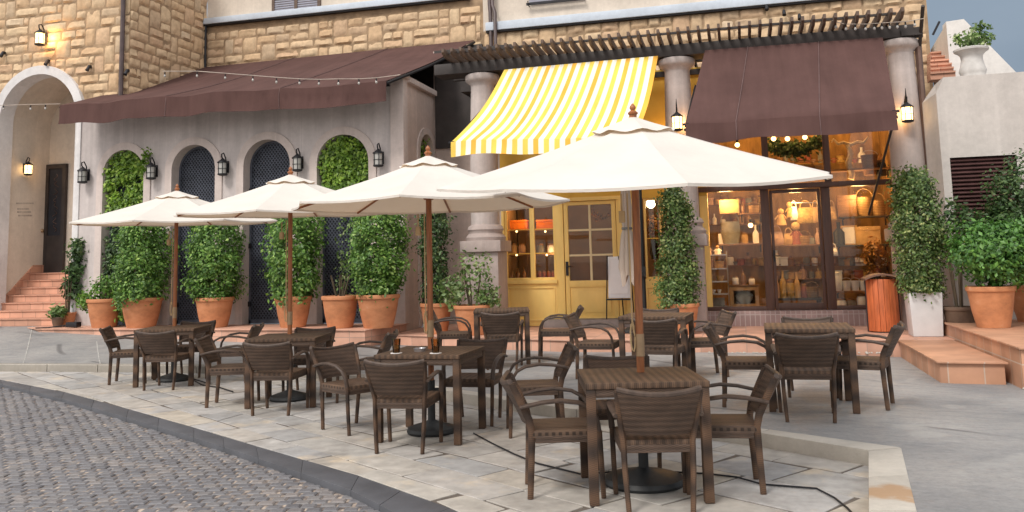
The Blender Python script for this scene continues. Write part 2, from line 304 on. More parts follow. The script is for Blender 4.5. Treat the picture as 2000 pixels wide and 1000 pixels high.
# ------------------------------------------------------------------ mesh building
LOC = {}
class MB:
    def __init__(s): s.v = []; s.f = []; s.mi = []; s.cur = 0
    def add(s, vs, fs):
        o = len(s.v); s.v += [tuple(v) for v in vs]
        for f in fs: s.f.append(tuple(o+i for i in f)); s.mi.append(s.cur)
        return s
    def box(s, c, d, m=None):
        x, y, z = (k/2 for k in d); vs = [Vector(p) for p in ((-x,-y,-z),(x,-y,-z),(x,y,-z),(-x,y,-z),(-x,-y,z),(x,-y,z),(x,y,z),(-x,y,z))]
        c = Vector(c); vs = [(m @ p if m else p)+c for p in vs]
        return s.add(vs, [(0,3,2,1),(4,5,6,7),(0,1,5,4),(1,2,6,5),(2,3,7,6),(3,0,4,7)])
    def b2(s, a, b):
        return s.box([(a[i]+b[i])/2 for i in range(3)], [abs(b[i]-a[i]) for i in range(3)])
    def quad(s, *p): return s.add(p, [tuple(range(len(p)))])
    def tube(s, pts, r, n=8, caps=True, sq=None):
        pts = [Vector(p) for p in pts]; k = len(pts); rs = r if isinstance(r, (list, tuple)) else [r]*k
        vs = []; up = None
        for i, p in enumerate(pts):
            d = (pts[min(i+1, k-1)]-pts[max(i-1, 0)]).normalized()
            if up is None: up = Vector((0, 0, 1)) if abs(d.z) < .9 else Vector((0, 1, 0))
            a = d.cross(up).normalized(); b = a.cross(d).normalized(); up = b
            for j in range(n):
                t = 2*math.pi*(j+.5)/n; w_ = sq or (1, 1)
                vs.append(p+a*math.cos(t)*rs[i]*w_[0]+b*math.sin(t)*rs[i]*w_[1])
        fs = [(i*n+j, i*n+(j+1) % n, (i+1)*n+(j+1) % n, (i+1)*n+j) for i in range(k-1) for j in range(n)]
        if caps: fs += [tuple(reversed(range(n))), tuple(range((k-1)*n, k*n))]
        return s.add(vs, fs)
    def lathe(s, prof, c=(0, 0, 0), n=20, m=None):
        c = Vector(c); vs = []
        for r, z in prof:
            for j in range(n):
                p = Vector((r*math.cos(2*math.pi*j/n), r*math.sin(2*math.pi*j/n), z)); vs.append((m @ p if m else p)+c)
        k = len(prof); fs = [(i*n+j, i*n+(j+1) % n, (i+1)*n+(j+1) % n, (i+1)*n+j) for i in range(k-1) for j in range(n)]
        if prof[0][0] > 1e-5: fs.append(tuple(reversed(range(n))))
        if prof[-1][0] > 1e-5: fs.append(tuple(range((k-1)*n, k*n)))
        return s.add(vs, fs)
    def ball(s, c, r, n=10, sz=1.0):
        return s.lathe([(max(1e-6, r*math.sin(math.pi*i/n)), -r*sz*math.cos(math.pi*i/n)) for i in range(n+1)], c, n*2)
    def grid(s, P):
        a, b = len(P), len(P[0]); vs = [p for row in P for p in row]
        return s.add(vs, [(i*b+j, i*b+j+1, (i+1)*b+j+1, (i+1)*b+j) for i in range(a-1) for j in range(b-1)])
    def sheet(s, P, th, off=None):
        off = off or Vector((0, 0, -th)); a, b = len(P), len(P[0])
        vs = [Vector(p) for row in P for p in row]; n = len(vs); vs += [p+off for p in vs]
        fs = [(i*b+j, i*b+j+1, (i+1)*b+j+1, (i+1)*b+j) for i in range(a-1) for j in range(b-1)]
        fs += [tuple(n+q for q in reversed(f)) for f in fs]
        rim = [(0, j) for j in range(b)]+[(i, b-1) for i in range(1, a)]+[(a-1, j) for j in range(b-2, -1, -1)]+[(i, 0) for i in range(a-2, 0, -1)]
        ri = [i*b+j for i, j in rim]
        fs += [(ri[q], n+ri[q], n+ri[(q+1) % len(ri)], ri[(q+1) % len(ri)]) for q in range(len(ri))]
        return s.add(vs, fs)
    def prism(s, poly, z0, z1):
        n = len(poly); vs = [(x, y, z0) for x, y in poly]+[(x, y, z1) for x, y in poly]
        return s.add(vs, [tuple(reversed(range(n))), tuple(range(n, 2*n))]+[(i, (i+1) % n, n+(i+1) % n, n+i) for i in range(n)])
    def build(s, name, mats, parent=None, loc=None, smooth=40, bevel=0, **props):
        me = bpy.data.meshes.new(name)
        L = Vector(LOC.get(parent.name, (0, 0, 0))) if parent else Vector(loc or (0, 0, 0))
        me.from_pydata([tuple(Vector(v)-L) for v in s.v], [], s.f)
        for m in (mats if isinstance(mats, (list, tuple)) else [mats]): me.materials.append(M[m] if isinstance(m, str) else m)
        me.polygons.foreach_set('material_index', s.mi)
        if bevel:
            bm = bmesh.new(); bm.from_mesh(me)
            bmesh.ops.bevel(bm, geom=[e for e in bm.edges if len(e.link_faces) == 2 and e.calc_face_angle(0) > .6], offset=bevel, segments=2, profile=.6, affect='EDGES', clamp_overlap=True)
            bm.to_mesh(me); bm.free()
        if smooth:
            me.polygons.foreach_set('use_smooth', [True]*len(me.polygons)); me.set_sharp_from_angle(angle=R(smooth))
        me.update()
        o = bpy.data.objects.new(name, me); COL.objects.link(o)
        if parent: o.parent = parent; LOC[o.name] = L
        else: o.location = L; LOC[o.name] = L
        for k, v in props.items(): o[k] = v
        return o
def thing(name, loc, label, cat, group=None):
    o = bpy.data.objects.new(name, None); o.empty_display_size = .1; COL.objects.link(o); o.location = loc; LOC[o.name] = Vector(loc)
    o['label'] = label; o['category'] = cat
    if group: o['group'] = group
    return o
def tagp(label, cat, group=None):
    d = dict(label=label, category=cat)
    if group: d['group'] = group
    return d
def dup(o, parent=None):
    c = o.copy(); COL.objects.link(c); c.parent = parent
    for ch in o.children: dup(ch, c)
    return c
def lamp(name, kind, loc, energy, color, size=.1, parent=None, rot=None, sy=None):
    l = bpy.data.lights.new(name, kind); l.energy = energy; l.color = color
    if kind == 'AREA':
        l.size = size
        if sy: l.shape = 'RECTANGLE'; l.size_y = sy
    else: l.shadow_soft_size = size
    o = bpy.data.objects.new(name, l); COL.objects.link(o); o.location = loc
    if rot: o.rotation_euler = rot
    return o
# leaves: many small folded leaf faces spread through a volume
def leaves(mb, sample, n, size, up=.3, jitter=.9, clumps=70, cr=.13):
    cs = [sample() for _ in range(clumps)]
    for i in range(n):
        if random.random() < .62: c, nn = random.choice(cs); p = c+Vector((random.gauss(0, cr), random.gauss(0, cr), random.gauss(0, cr)))*.75
        else: p, nn = sample()
        d = (nn+Vector((random.uniform(-1, 1), random.uniform(-1, 1), random.uniform(-1, 1)+up))*jitter).normalized()
        t = d.cross(Vector((random.uniform(-1, 1), random.uniform(-1, 1), random.uniform(-1, 1)))).normalized(); b = d.cross(t)
        L = size*random.uniform(.6, 1.35); W = L*.3
        mb.add([p-t*L*.5, p+b*W-d*L*.06, p+t*L*.5, p-b*W-d*L*.06, ], [(0, 1, 2), (0, 2, 3)])
def col_sampler(c, r0, r1, h, bulge=0.0, sx=1, sy=1):
    c = Vector(c)
    def f():
        t = random.random(); a = random.uniform(0, 2*math.pi); rr = (r0+(r1-r0)*t+bulge*math.sin(math.pi*t))*(.72+.3*noise.noise(Vector((a*1.1, t*4, c.x)))+.12)*math.sqrt(random.uniform(.15, 1))
        if t > .93: rr *= random.random()
        return c+Vector((rr*math.cos(a)*sx, rr*math.sin(a)*sy, t*h)), Vector((math.cos(a), math.sin(a), .25))
    return f
def ball_sampler(c, rx, ry, rz):
    c = Vector(c)
    def f():
        d = Vector((random.gauss(0, 1), random.gauss(0, 1), random.gauss(0, 1))).normalized()
        k = (random.uniform(.35, 1)**.6)*(.85+.35*noise.noise(d*2.2+c))
        return c+Vector((d.x*rx, d.y*ry, d.z*rz))*k, d
    return f
# ================================================================== the setting
V = Vector
cl = lambda t: max(0.0, min(1.0, t))
def TZ(x, y): return .1+.32*cl((y-12.2)/3)*cl((-5.5-x)/8)-.06*cl((x-1.0)/1)*cl((y-7.5)/2.5)

mb = MB(); mb.quad((-400, -400, -.12), (400, -400, -.12), (400, 600, -.12), (-400, 600, -.12)); mb.build('ground', 'dark_kerb', kind='structure')

DK_IN = [(-16, 13.6), (-13, 12.0), (-10.5, 10.6), (-8.49, 9.59), (-6.67, 8.5), (-5.22, 7.6), (-4.13, 6.9), (-2.78, 6.05), (-1.85, 5.37), (-.9, 4.5), (.1, 3.4), (1.2, 1.9)]
DK_OUT = [(-15.7, 13.2), (-12.6, 11.58), (-10.07, 10.2), (-8.1, 9.1), (-6.32, 8.02), (-4.92, 7.16), (-3.84, 6.46), (-2.66, 5.66), (-1.98, 5.06), (-1.16, 4.26), (-.2, 3.2), (.85, 1.75)]
def dk_y(x):
    for (a, b), (c, d) in zip(DK_IN, DK_IN[1:]):
        if a <= x <= c: return b+(d-b)*(x-a)/(c-a)
    return 99 if x < 0 else -9
def clip(poly, a, b, left=True):
    def side(p): return ((b[0]-a[0])*(p[1]-a[1])-(b[1]-a[1])*(p[0]-a[0]))*(1 if left else -1)
    o = []
    for i in range(len(poly)):
        p, q = poly[i], poly[(i+1) % len(poly)]; sp, sq = side(p), side(q)
        if sp >= 0: o.append(p)
        if (sp >= 0) != (sq >= 0):
            t = sp/(sp-sq); o.append((p[0]+(q[0]-p[0])*t, p[1]+(q[1]-p[1])*t))
    return o
def seg_near(c, pts):
    best = None
    for a, b in zip(pts, pts[1:]):
        ab = (b[0]-a[0], b[1]-a[1]); t = cl(((c[0]-a[0])*ab[0]+(c[1]-a[1])*ab[1])/(ab[0]**2+ab[1]**2))
        d = math.hypot(c[0]-a[0]-ab[0]*t, c[1]-a[1]-ab[1]*t)
        if best is None or d < best[0]: best = (d, a, b)
    return best
# road of small dark setts
mb = MB(); mb.quad((-40, -30, -.054), (30, -30, -.054), (30, 14, -.054), (-40, 14, -.054)); mb.cur = 1
ca, sa = math.cos(R(15.5)), math.sin(R(15.5)); SW, SH = .118, .1
for j in range(20, 130):
    for i in range(-120, 40):
        u = (i+(j % 2)*.5)*SW+random.gauss(0, .004)+.008*math.sin(j*1.7); v = j*SH+random.gauss(0, .002)+.02*math.sin(i*.12)
        x, y = u*ca-v*sa, u*sa+v*ca
        if not (-13 < x < 1.2 and 2.2 < y < 12.2) or x < -1.15*y-1: continue
        d, a, b = seg_near((x, y), DK_OUT)
        inside = (b[0]-a[0])*(y-a[1])-(b[1]-a[1])*(x-a[0])
        if inside > 0 and d > .02: continue
        w2, h2 = SW*.5-.006-random.random()*.005, SH*.5-.0055-random.random()*.003; k = .012; zt = -.046+random.gauss(0, .0022); tx, ty = random.gauss(0, .014), random.gauss(0, .014)
        an = random.gauss(0, .03); c2, s2 = math.cos(an), math.sin(an); vs = []
        for (zz, kk) in ((-.064, 0), (zt-.007, 0), (zt, k)):
            for sx, sy in ((-1, -1), (1, -1), (1, 1), (-1, 1)):
                lu, lv = sx*(w2-kk), sy*(h2-kk*.8); lu, lv = lu*c2-lv*s2, lu*s2+lv*c2; U, W_ = u+lu, v+lv
                vs.append((U*ca-W_*sa, U*sa+W_*ca, zz+(lu*tx+lv*ty if zz > -.06 else 0)))
        fs = [(q*4+e, q*4+(e+1) % 4, q*4+4+(e+1) % 4, q*4+4+e) for q in range(2) for e in range(4)]+[(8, 9, 10, 11)]
        mb.add(vs, fs)
mb.build('road', ['sett_joint', 'sett'], smooth=0, kind='structure')
# dark kerb band between road and paving
mb = MB()
for (a, b), (c, d) in zip(zip(DK_IN, DK_OUT), zip(DK_IN[1:], DK_OUT[1:])):
    n_ = 2
    for q in range(n_):
        f = lambda p, r, t: (p[0]+(r[0]-p[0])*t, p[1]+(r[1]-p[1])*t)
        t0, t1 = q/n_+.0012, (q+1)/n_-.0012
        mb.prism([f(b, d, t0), f(b, d, t1), f(a, c, t1), f(a, c, t0)], -.11, -.004+random.gauss(0, .001))
mb.build('dark_kerb', 'dark_kerb', bevel=.004, kind='structure')
# flagstone paving strip
KERB = [(-26, 11.9), (-15, 11.55), (-11.41, 11.49), (-8.64, 11.5), (-7.0, 11.42), (-5.74, 11.1), (-4.5, 10.3), (-3.4, 9.5), (-2.33, 8.8), (-1.58, 8.37), (.08, 7.44), (1.01, 6.96)]
mb = MB(); jb = [(x, y) for x, y in DK_IN]+[(1.1, 1.9), (.9, 6.9)]+[(x, y-.02) for x, y in reversed(KERB[2:-1])]
mb.add([(x, y, -.007) for x, y in jb], [tuple(range(len(jb)))]); mb.cur = 1
fa = R(-34); cf, sf = math.cos(fa), math.sin(fa); v = -6.0
while v < 14:
    h = random.choice((.36, .44, .54, .32, .5)); u = -22+random.random()
    while u < 10:
        L = random.uniform(.45, 1.1); g = random.uniform(.005, .013)
        j1, j2 = random.gauss(0, .012), random.gauss(0, .012)
        poly = [(u+g, v+g+j1), (u+L-g, v+g+j2), (u+L-g+random.gauss(0, .02), v+h-g+j2), (u+g+random.gauss(0, .02), v+h-g+j1)]
        if random.random() < .22 and L > .7:
            t = random.uniform(.35, .65); a0 = (poly[0][0]+(poly[1][0]-poly[0][0])*t, poly[0][1]); t2 = t+random.uniform(-.2, .2); a1 = (poly[3][0]+(poly[2][0]-poly[3][0])*t2, poly[3][1])
            polys = [[poly[0], (a0[0]-.006, a0[1]), (a1[0]-.006, a1[1]), poly[3]], [(a0[0]+.006, a0[1]), poly[1], poly[2], (a1[0]+.006, a1[1])]]
        else: polys = [poly]
        for P in polys:
            W_ = [(x*cf-y*sf, x*sf+y*cf) for x, y in P]
            cx, cy = sum(p[0] for p in W_)/4, sum(p[1] for p in W_)/4
            if not (-14 < cx < 1.3 and 2 < cy < 12.2): continue
            d, a, b = seg_near((cx, cy), DK_IN)
            if d >= 1.0 and dk_y(cx) > cy: continue
            if d < 1.0: W_ = clip(W_, a, b)
            if len(W_) < 3: continue
            d, a, b = seg_near((cx, cy), KERB+[(.6, 3.5)])
            if d < 1.0: W_ = clip(W_, a, b, False)
            if len(W_) < 3: continue
            z = random.gauss(0, .002); n = len(W_); mx, my = sum(p[0] for p in W_)/n, sum(p[1] for p in W_)/n
            vs = [(x, y, -.03) for x, y in W_]+[(x, y, z-.003) for x, y in W_]+[(mx+(x-mx)*.982, my+(y-my)*.982, z) for x, y in W_]
            mb.add(vs, [(q*n+e, q*n+(e+1) % n, q*n+n+(e+1) % n, q*n+n+e) for q in range(2) for e in range(n)]+[tuple(range(2*n, 3*n))])
        u += L
    v += h
mb.build('stone_pavement', ['joint', 'flag'], smooth=0, kind='structure')
# concrete terrace, one step up, rising to the left towards the wall
mb = MB(); NY = 14
kx = []
for (a, b), (c, d) in zip(KERB, KERB[1:]):
    n_ = max(1, int((c-a)/.8))
    kx += [(a+(c-a)*t/n_, b+(d-b)*t/n_) for t in range(n_)]
kx += [KERB[-1]]+[(x, 6.96) for x in (1.4, 1.8, 2.2, 2.8, 4, 6, 9, 14)]
P = []
for x, y in kx:
    P.append([(x, y+(17.5-y)*j/NY, TZ(x, y+(17.5-y)*j/NY)) for j in range(NY+1)])
mb.grid(P)
rk = [(1.01, 6.96), (.83, 5.34), (.55, 3.2), (.0, -3)]
for (a, b), (c, d) in zip(rk, rk[1:]): mb.quad((c, d, .1), (14, d, .1), (14, b, .1), (a, b, .1))
for f in range(len(mb.f)): pass
mb.build('terrace', 'terrace', smooth=60, kind='structure')
mb = MB()
for (a, b) in (((70, 636), (44, 712)), ((189, 660), (196, 712)), ((-150, 640), (-260, 712))):
    A_, B_ = gp(*a, .3), gp(*b, .1); k_ = 14
    L = [A_.lerp(B_, i/k_) for i in range(k_+1)]; mb.grid([[(p.x-.010, p.y, TZ(p.x, p.y)+.004) for p in L], [(p.x+.010, p.y, TZ(p.x, p.y)+.004) for p in L]])
mb.build('terrace_joint', 'terrace_line', kind='structure')
# concrete kerb of the terrace
mb = MB(); kk = KERB[1:]
def off(pts, d):
    o = []
    for i, p in enumerate(pts):
        a, b = pts[max(i-1, 0)], pts[min(i+1, len(pts)-1)]; t = V((b[0]-a[0], b[1]-a[1])).normalized(); o.append((p[0]-t.y*d, p[1]+t.x*d))
    return o
ki = off(kk, -.035); ko = off(kk, .13); ki[-1] = (.80, 6.87); ko[-1] = (1.04, 6.99)
def strip(A, B):
    for (a, b), (c, d) in zip(zip(A, B), zip(A[1:], B[1:])):
        mb.cur = 1 if a[0] < -4.6 else 0
        L = math.hypot(c[0]-a[0], c[1]-a[1]); n_ = max(1, round(L/.9))
        for q in range(n_):
            f = lambda p, r, t: (p[0]+(r[0]-p[0])*t, p[1]+(r[1]-p[1])*t)
            mb.prism([f(a, c, q/n_+.003), f(a, c, (q+1)/n_-.003), f(b, d, (q+1)/n_-.003), f(b, d, q/n_+.003)], -.05, .109+random.gauss(0, .001))
strip(ki, ko)
strip([(.80, 6.855), (.60, 5.3), (.33, 3.2), (-.2, -3)], [(1.04, 6.98), (.85, 5.34), (.57, 3.2), (.02, -3)])
mb.build('kerb', ['kerb', 'kerb_moss_shade'], bevel=.006, kind='structure')
# tiled plinth under the arched wall, tiled platform before the shops, tiled blocks on the right
mb = MB(); mb.prism([(-14.2, 15.02), (-13.6, 14.62), (-6.3, 13.98), (-6.12, 15.45), (-14.2, 15.45)], -.02, .398)
mb.prism([(-14.24, 15.0), (-13.62, 14.59), (-6.27, 13.945), (-6.08, 15.45), (-14.24, 15.45)], .398, .415); mb.build('plinth', 'tile', bevel=.004, kind='structure')
mb = MB(); mb.prism([(-6.1, 14.55), (-5.6, 14.4), (-2.74, 13.47), (2.08, 13.42), (2.9, 13.42), (3.4, 16.2), (-6.1, 17)], -.02, .268)
mb.prism([(-6.07, 14.53), (-5.6, 14.37), (-2.74, 13.44), (2.06, 13.39), (2.9, 13.39), (3.4, 16.2), (-6.07, 17)], .268, .282); mb.build('platform', 'tile', bevel=.004, kind='structure')
mb = MB(); mb.prism([(2.08, 10.85), (2.72, 10.78), (2.76, 13.38), (2.08, 13.38)], -.02, .262); mb.prism([(2.05, 10.81), (2.75, 10.74), (2.76, 13.38), (2.05, 13.38)], .262, .283)
mb.build('platform', 'tile_big', bevel=.004, kind='structure')
mb = MB(); mb.prism([(2.79, 10.4), (6.5, 9.6), (6.5, 14.4), (2.79, 14.4)], -.02, .46); mb.prism([(2.765, 10.36), (6.5, 9.55), (6.5, 14.4), (2.765, 14.4)], .46, .482)
mb.build('platform', 'tile_big', bevel=.004, kind='structure')
mb = MB(); random.seed(3)
for _ in range(160):
    a = random.random(); x = 2.8+random.uniform(0, .45); y = random.uniform(8.9, 10.3) if a < .6 else random.uniform(10.1, 10.6)
    r = random.uniform(.012, .03); mb.ball((x, y, TZ(x, y)+r*.4), r, 4, .7)
for _ in range(70):
    x = random.uniform(-.6, 1.95); mb.ball((x, 13.33+random.gauss(0, .03), .1+.008), random.uniform(.01, .022), 4, .7)
mb.build('gravel', 'kerb', kind='stuff', label='pale pebbles scattered along the foot of the terracotta steps', category='gravel')
random.seed(7)

# ================================================================== stone building
def ashlar(mb, fn, W, H, hole=None, ch=.205, cw=.125):
    nx, nz_ = int(W/cw), int(H/ch); used = set()
    for j in range(nz_):
        for i in range(nx):
            if (i, j) in used: continue
            h = 2 if random.random() < .3 else 1; w_ = random.choice((2, 3, 3)) if h == 2 else random.choice((2, 3, 3, 4, 4, 5))
            if j+h > nz_: h = 1
            w_ = min(w_, nx-i)
            while any((i+a, j+b) in used for a in range(w_) for b in range(h)):
                if h > 1: h = 1
                else: w_ -= 1
            for a in range(w_):
                for b in range(h): used.add((i+a, j+b))
            g = .006; u0, u1, z0, z1 = i*cw+g, (i+w_)*cw-g, j*ch+g, (j+h)*ch-g
            jit = random.gauss(0, .006); z0 += jit*.3; bul = random.uniform(.012, .032); sx, sz = random.uniform(-.012, .012), random.uniform(-.022, .010)
            A, B = 7, 5; P = []; ok = True; sd_ = random.random()*50
            for b in range(B+1):
                row = []
                for a in range(A+1):
                    s, t = a/A, b/B; e = min(s, 1-s)*A, min(t, 1-t)*B; k = cl(min(e)/1.0)
                    u, z = u0+(u1-u0)*s, z0+(z1-z0)*t
                    d = k*(bul+sx*(s-.5)*2+sz*(t-.5)*2+.024*noise.noise(V((u*7+sd_, z*9, 0)))+.012*noise.noise(V((u*22, z*24, sd_)))) if k else -.012
                    if hole:
                        q = hole(u, z)
                        if q is None: ok = False
                        else: u, z = q
                    row.append(fn(u, z, d))
                P.append(row)
            if ok: mb.grid(P)
def arch_pts(cu, hw, zs, n=20, rise=None):
    return [(cu-hw*math.cos(math.pi*i/n), zs+(rise or hw)*math.sin(math.pi*i/n)) for i in range(n+1)]
def arch_wall(mb, u0, u1, z0, z1, ops, fn, depth):
    u = u0
    for cu, hw, zs in ops:
        mb.quad(fn(u, z0, 0), fn(cu-hw, z0, 0), fn(cu-hw, zs, 0), fn(cu-hw, z1, 0), fn(u, z1, 0))
        A = arch_pts(cu, hw, zs)
        for (a, b), (c, d) in zip(A, A[1:]):
            mb.quad(fn(a, b, 0), fn(c, d, 0), fn(c, z1, 0), fn(a, z1, 0)); mb.quad(fn(a, b, 0), fn(a, b, -depth), fn(c, d, -depth), fn(c, d, 0))
        mb.quad(fn(cu-hw, z0, 0), fn(cu-hw, z0, -depth), fn(cu-hw, zs, -depth), fn(cu-hw, zs, 0))
        mb.quad(fn(cu+hw, z0, 0), fn(cu+hw, zs, 0), fn(cu+hw, zs, -depth), fn(cu+hw, z0, -depth))
        u = cu+hw
    mb.quad(fn(u, z0, 0), fn(u1, z0, 0), fn(u1, z1, 0), fn(u, z1, 0))
def surround(mb, cu, hw, zs, z0, wd, fn, d0, d1):
    I = [(cu-hw, z0)]+arch_pts(cu, hw, zs)+[(cu+hw, z0)]; O = [(cu-hw-wd, z0)]+arch_pts(cu, hw+wd, zs)+[(cu+hw+wd, z0)]
    for k in range(len(I)-1):
        a, b, c, d = I[k], I[k+1], O[k+1], O[k]
        mb.quad(fn(*a, d1), fn(*d, d1), fn(*c, d1), fn(*b, d1)); mb.quad(fn(*d, d1), fn(*d, d0), fn(*c, d0), fn(*c, d1)); mb.quad(fn(*a, d1), fn(*b, d1), fn(*b, d0), fn(*a, d0))
TY, TX, UY = 15.5, -12.37, 18.25
bld = thing('stone_building', (-12, 16, .4), 'rough honey coloured stone building behind the awnings with cream upper storeys', 'building')
mb = MB(); AC, AH, AZ, AO = -14.6, 1.0, 4.82, 1.19
def hole_t(u, z):
    x = -19+u; zz = .4+z; r = 1.07
    if zz < 5.02 and x > -13.47: return None
    if zz < AZ:
        if abs(x-AC) < r: return None if abs(x-AC) < r-.45 else (AC+math.copysign(r, x-AC)+19, z)
        return u, z
    d = math.hypot(x-AC, zz-AZ)
    if d < r: return None if d < r-.42 else (AC+(x-AC)*r/d+19, AZ+(zz-AZ)*r/d-.4)
    return u, z
ft = lambda u, z, d=0: V((-19+u, TY-d, .4+z))
ashlar(mb, ft, 19+TX, 8.8, hole_t); mb.cur = 1
fw_ = lambda u, z, d=0: V((u, TY-d-.0, z)); arch_wall(mb, -19, -13.49, .3, 9.2, [(AC, 1.05, AZ)], lambda u, z, d=0: V((u, TY+.004-d, z)), .3); mb.quad((-13.49, TY+.004, 5.0), (TX, TY+.004, 5.0), (TX, TY+.004, 9.2), (-13.49, TY+.004, 9.2)); mb.cur = 0
fs_ = lambda u, z, d=0: V((TX+d, TY+u, 4.2+z)); ashlar(mb, fs_, UY-TY, 5.0); mb.cur = 1; mb.quad(fs_(0, 0, -.004), fs_(UY-TY, 0, -.004), fs_(UY-TY, 5, -.004), fs_(0, 5, -.004)); mb.cur = 0
fu = lambda u, z, d=0: V((TX+u, UY-d, 5.4+z)); ashlar(mb, fu, 7.05, 2.02); mb.cur = 1; mb.quad(fu(0, -.5, -.004), fu(7.2, -.5, -.004), fu(7.2, 2.02, -.004), fu(0, 2.02, -.004)); mb.cur = 0
XE = at(1811, 30, UY-.1).x
fr = lambda u, z, d=0: V((-5.28+u, UY-.12-d, 4.3+z)); ashlar(mb, fr, XE+5.28, 2.26); mb.cur = 1; mb.quad(fr(0, -.5, -.004), fr(XE+5.28, -.5, -.004), fr(XE+5.28, 2.3, -.004), fr(0, 2.3, -.004)); mb.b2((XE-.004, UY-.1, 3.6), (XE, 24, 9.5))
mb.build('stone_wall', ['sandstone', 'mortar'], bld, smooth=50)
mb = MB(); surround(mb, AC, AH, AZ, .42, AO-AH, lambda u, z, d=0: V((u, TY-d, z)), -.3, .085); mb.build('arch_surround', 'trim_white', bld)
mb = MB(); mb.b2((TX, UY+.02, 7.4), (-5.42, UY+.3, 12)); mb.b2((-5.3, UY-.06, 6.6), (XE, UY+.2, 12)); mb.build('upper_wall', 'cream', bld, smooth=0)
mb = MB(); mb.b2((TX, UY-.16, 7.42), (-5.6, UY+.1, 7.57)); mb.build('cornice', 'trim_blue', bld, bevel=.02)
mb = MB(); mb.b2((-5.2, UY-.26, 6.57), (XE-.05, UY, 6.76)); mb.build('cornice', 'trim_blue', bld, bevel=.02)
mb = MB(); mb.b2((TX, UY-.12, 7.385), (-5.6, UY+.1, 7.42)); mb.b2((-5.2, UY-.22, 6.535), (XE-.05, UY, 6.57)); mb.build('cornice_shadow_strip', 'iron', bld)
p = at(240.7, 0, TY-.1); q = at(236.2, 175, TY-.1); xp = (p.x+q.x)/2
mb = MB(); mb.tube([(xp, TY-.1, 5.15), (xp, TY-.1, 9.3)], .05, 8); mb.build('downpipe', 'pipe', bld)
px_ = at(957, 40, UY-.25).x; mb = MB(); mb.tube([(px_, UY-.2, 4.6), (px_, UY-.2, 7.0), (px_-.03, UY-.14, 7.2), (px_-.03, UY-.14, 9)], .045, 8); mb.tube([(px_+.13, UY-.3, 4.6), (px_+.13, UY-.3, 6.95), (px_+.05, UY-.2, 7.15), (px_+.05, UY-.2, 9)], .04, 8); mb.build('downpipe', 'pipe', bld)
mb = MB(); x = at(404, 60, UY).x; mb.tube([(x+.03, UY-.09, 5.8), (x+.03, UY-.09, 7.4)], .03, 6); mb.build('downpipe', 'iron', bld)
# upper window with shutters
wx0, wx1 = at(532, 10, UY).x, at(626, 8, UY).x
mb = MB(); mb.b2((wx0, UY-.03, 7.6), (wx0+.07, UY+.02, 9)); mb.b2((wx1-.07, UY-.03, 7.6), (wx1, UY+.02, 9)); mb.b2(((wx0+wx1)/2-.04, UY-.03, 7.6), ((wx0+wx1)/2+.04, UY+.02, 9)); wn_ = mb.build('window', 'timber', bld)
mb = MB()
for k in range(26): mb.box(((wx0+wx1)/2, UY-.005, 7.62+k*.055), (wx1-wx0-.14, .02, .035))
mb.build('shutter', 'shutter', wn_)
mb = MB(); a, b = at(1032, 8, UY-.2), at(1140, 4, UY-.2)
for k in range(20): mb.box(((a.x+b.x)/2, UY-.12, a.z+.08+k*.06), (b.x-a.x, .03, .045))
sh_ = mb.build('shutter', 'shutter', bld)
mb = MB(); mb.b2((a.x-.05, UY-.2, a.z-.02), (b.x+.02, UY-.16, a.z+.03)); mb.tube([(a.x, UY-.08, a.z-.03), (a.x, UY-.24, a.z-.03), (a.x, UY-.24, a.z+.06)], .012, 6); mb.tube([(b.x, UY-.08, a.z), (b.x, UY-.24, a.z), (b.x, UY-.24, a.z+.08)], .012, 6); mb.build('shutter_rail', 'iron', sh_)
# entrance passage behind the arch
PXL, PXR, PY1, LZ = -15.68, -13.55, 16.98, 1.52
mb = MB(); mb.quad((PXL, TY+.29, .3), (PXL, PY1, .3), (PXL, PY1, 6.2), (PXL, TY+.29, 6.2)); mb.quad((PXR, TY+.29, .3), (PXR, TY+.29, 6.2), (PXR, PY1, 6.2), (PXR, PY1, .3)); mb.quad((PXL, PY1, .3), (PXR, PY1, .3), (PXR, PY1, 6.2), (PXL, PY1, 6.2))
A = arch_pts((PXL+PXR)/2, (PXR-PXL)/2, AZ, 16)
for (a, b), (c, d) in zip(A, A[1:]): mb.quad((a, TY+.28, b), (c, TY+.28, d), (c, PY1, d), (a, PY1, b))
mb.build('passage_wall', 'cream', bld, smooth=50)
d0, d1 = at(92, 322, PY1-.05), at(131, 325, PY1-.05)
mb = MB(); zt = d0.z; mb.b2((d0.x, PY1-.09, LZ), (d0.x+.09, PY1-.01, zt)); mb.b2((d1.x-.09, PY1-.09, LZ), (d1.x, PY1-.01, zt)); mb.b2((d0.x+.09, PY1-.09, zt-.1), (d1.x-.09, PY1-.01, zt)); mb.b2((d0.x+.09, PY1-.085, LZ), (d1.x-.09, PY1-.012, LZ+.85)); dr = mb.build('door', 'timber_dark', bld)
mb = MB(); mb.b2((d0.x+.09, PY1-.05, LZ+.85), (d1.x-.09, PY1-.03, zt-.1)); mb.build('pane', 'dark_in', dr)
mb = MB()
for k in range(8):
    z = LZ+.95+k*.17; x = (d0.x+d1.x)/2; mb.tube([(x+.07*math.sin(t*.7+k*2.3)*(1-.08*t), PY1-.06, z+.018*t) for t in range(9)], .006, 5)
mb.build('pane_reflection', 'copper', dr)  # copper squiggles standing in for gold reflections on the door glass
mb = MB(); mb.b2((d0.x-.01, PY1-.16, LZ+.93), (d0.x+.02, PY1-.05, LZ+1.0)); mb.ball((d0.x+.02, PY1-.15, LZ+.97), .04, 6); mb.build('handle', 'brass', dr)
mb = MB(); random.seed(12)
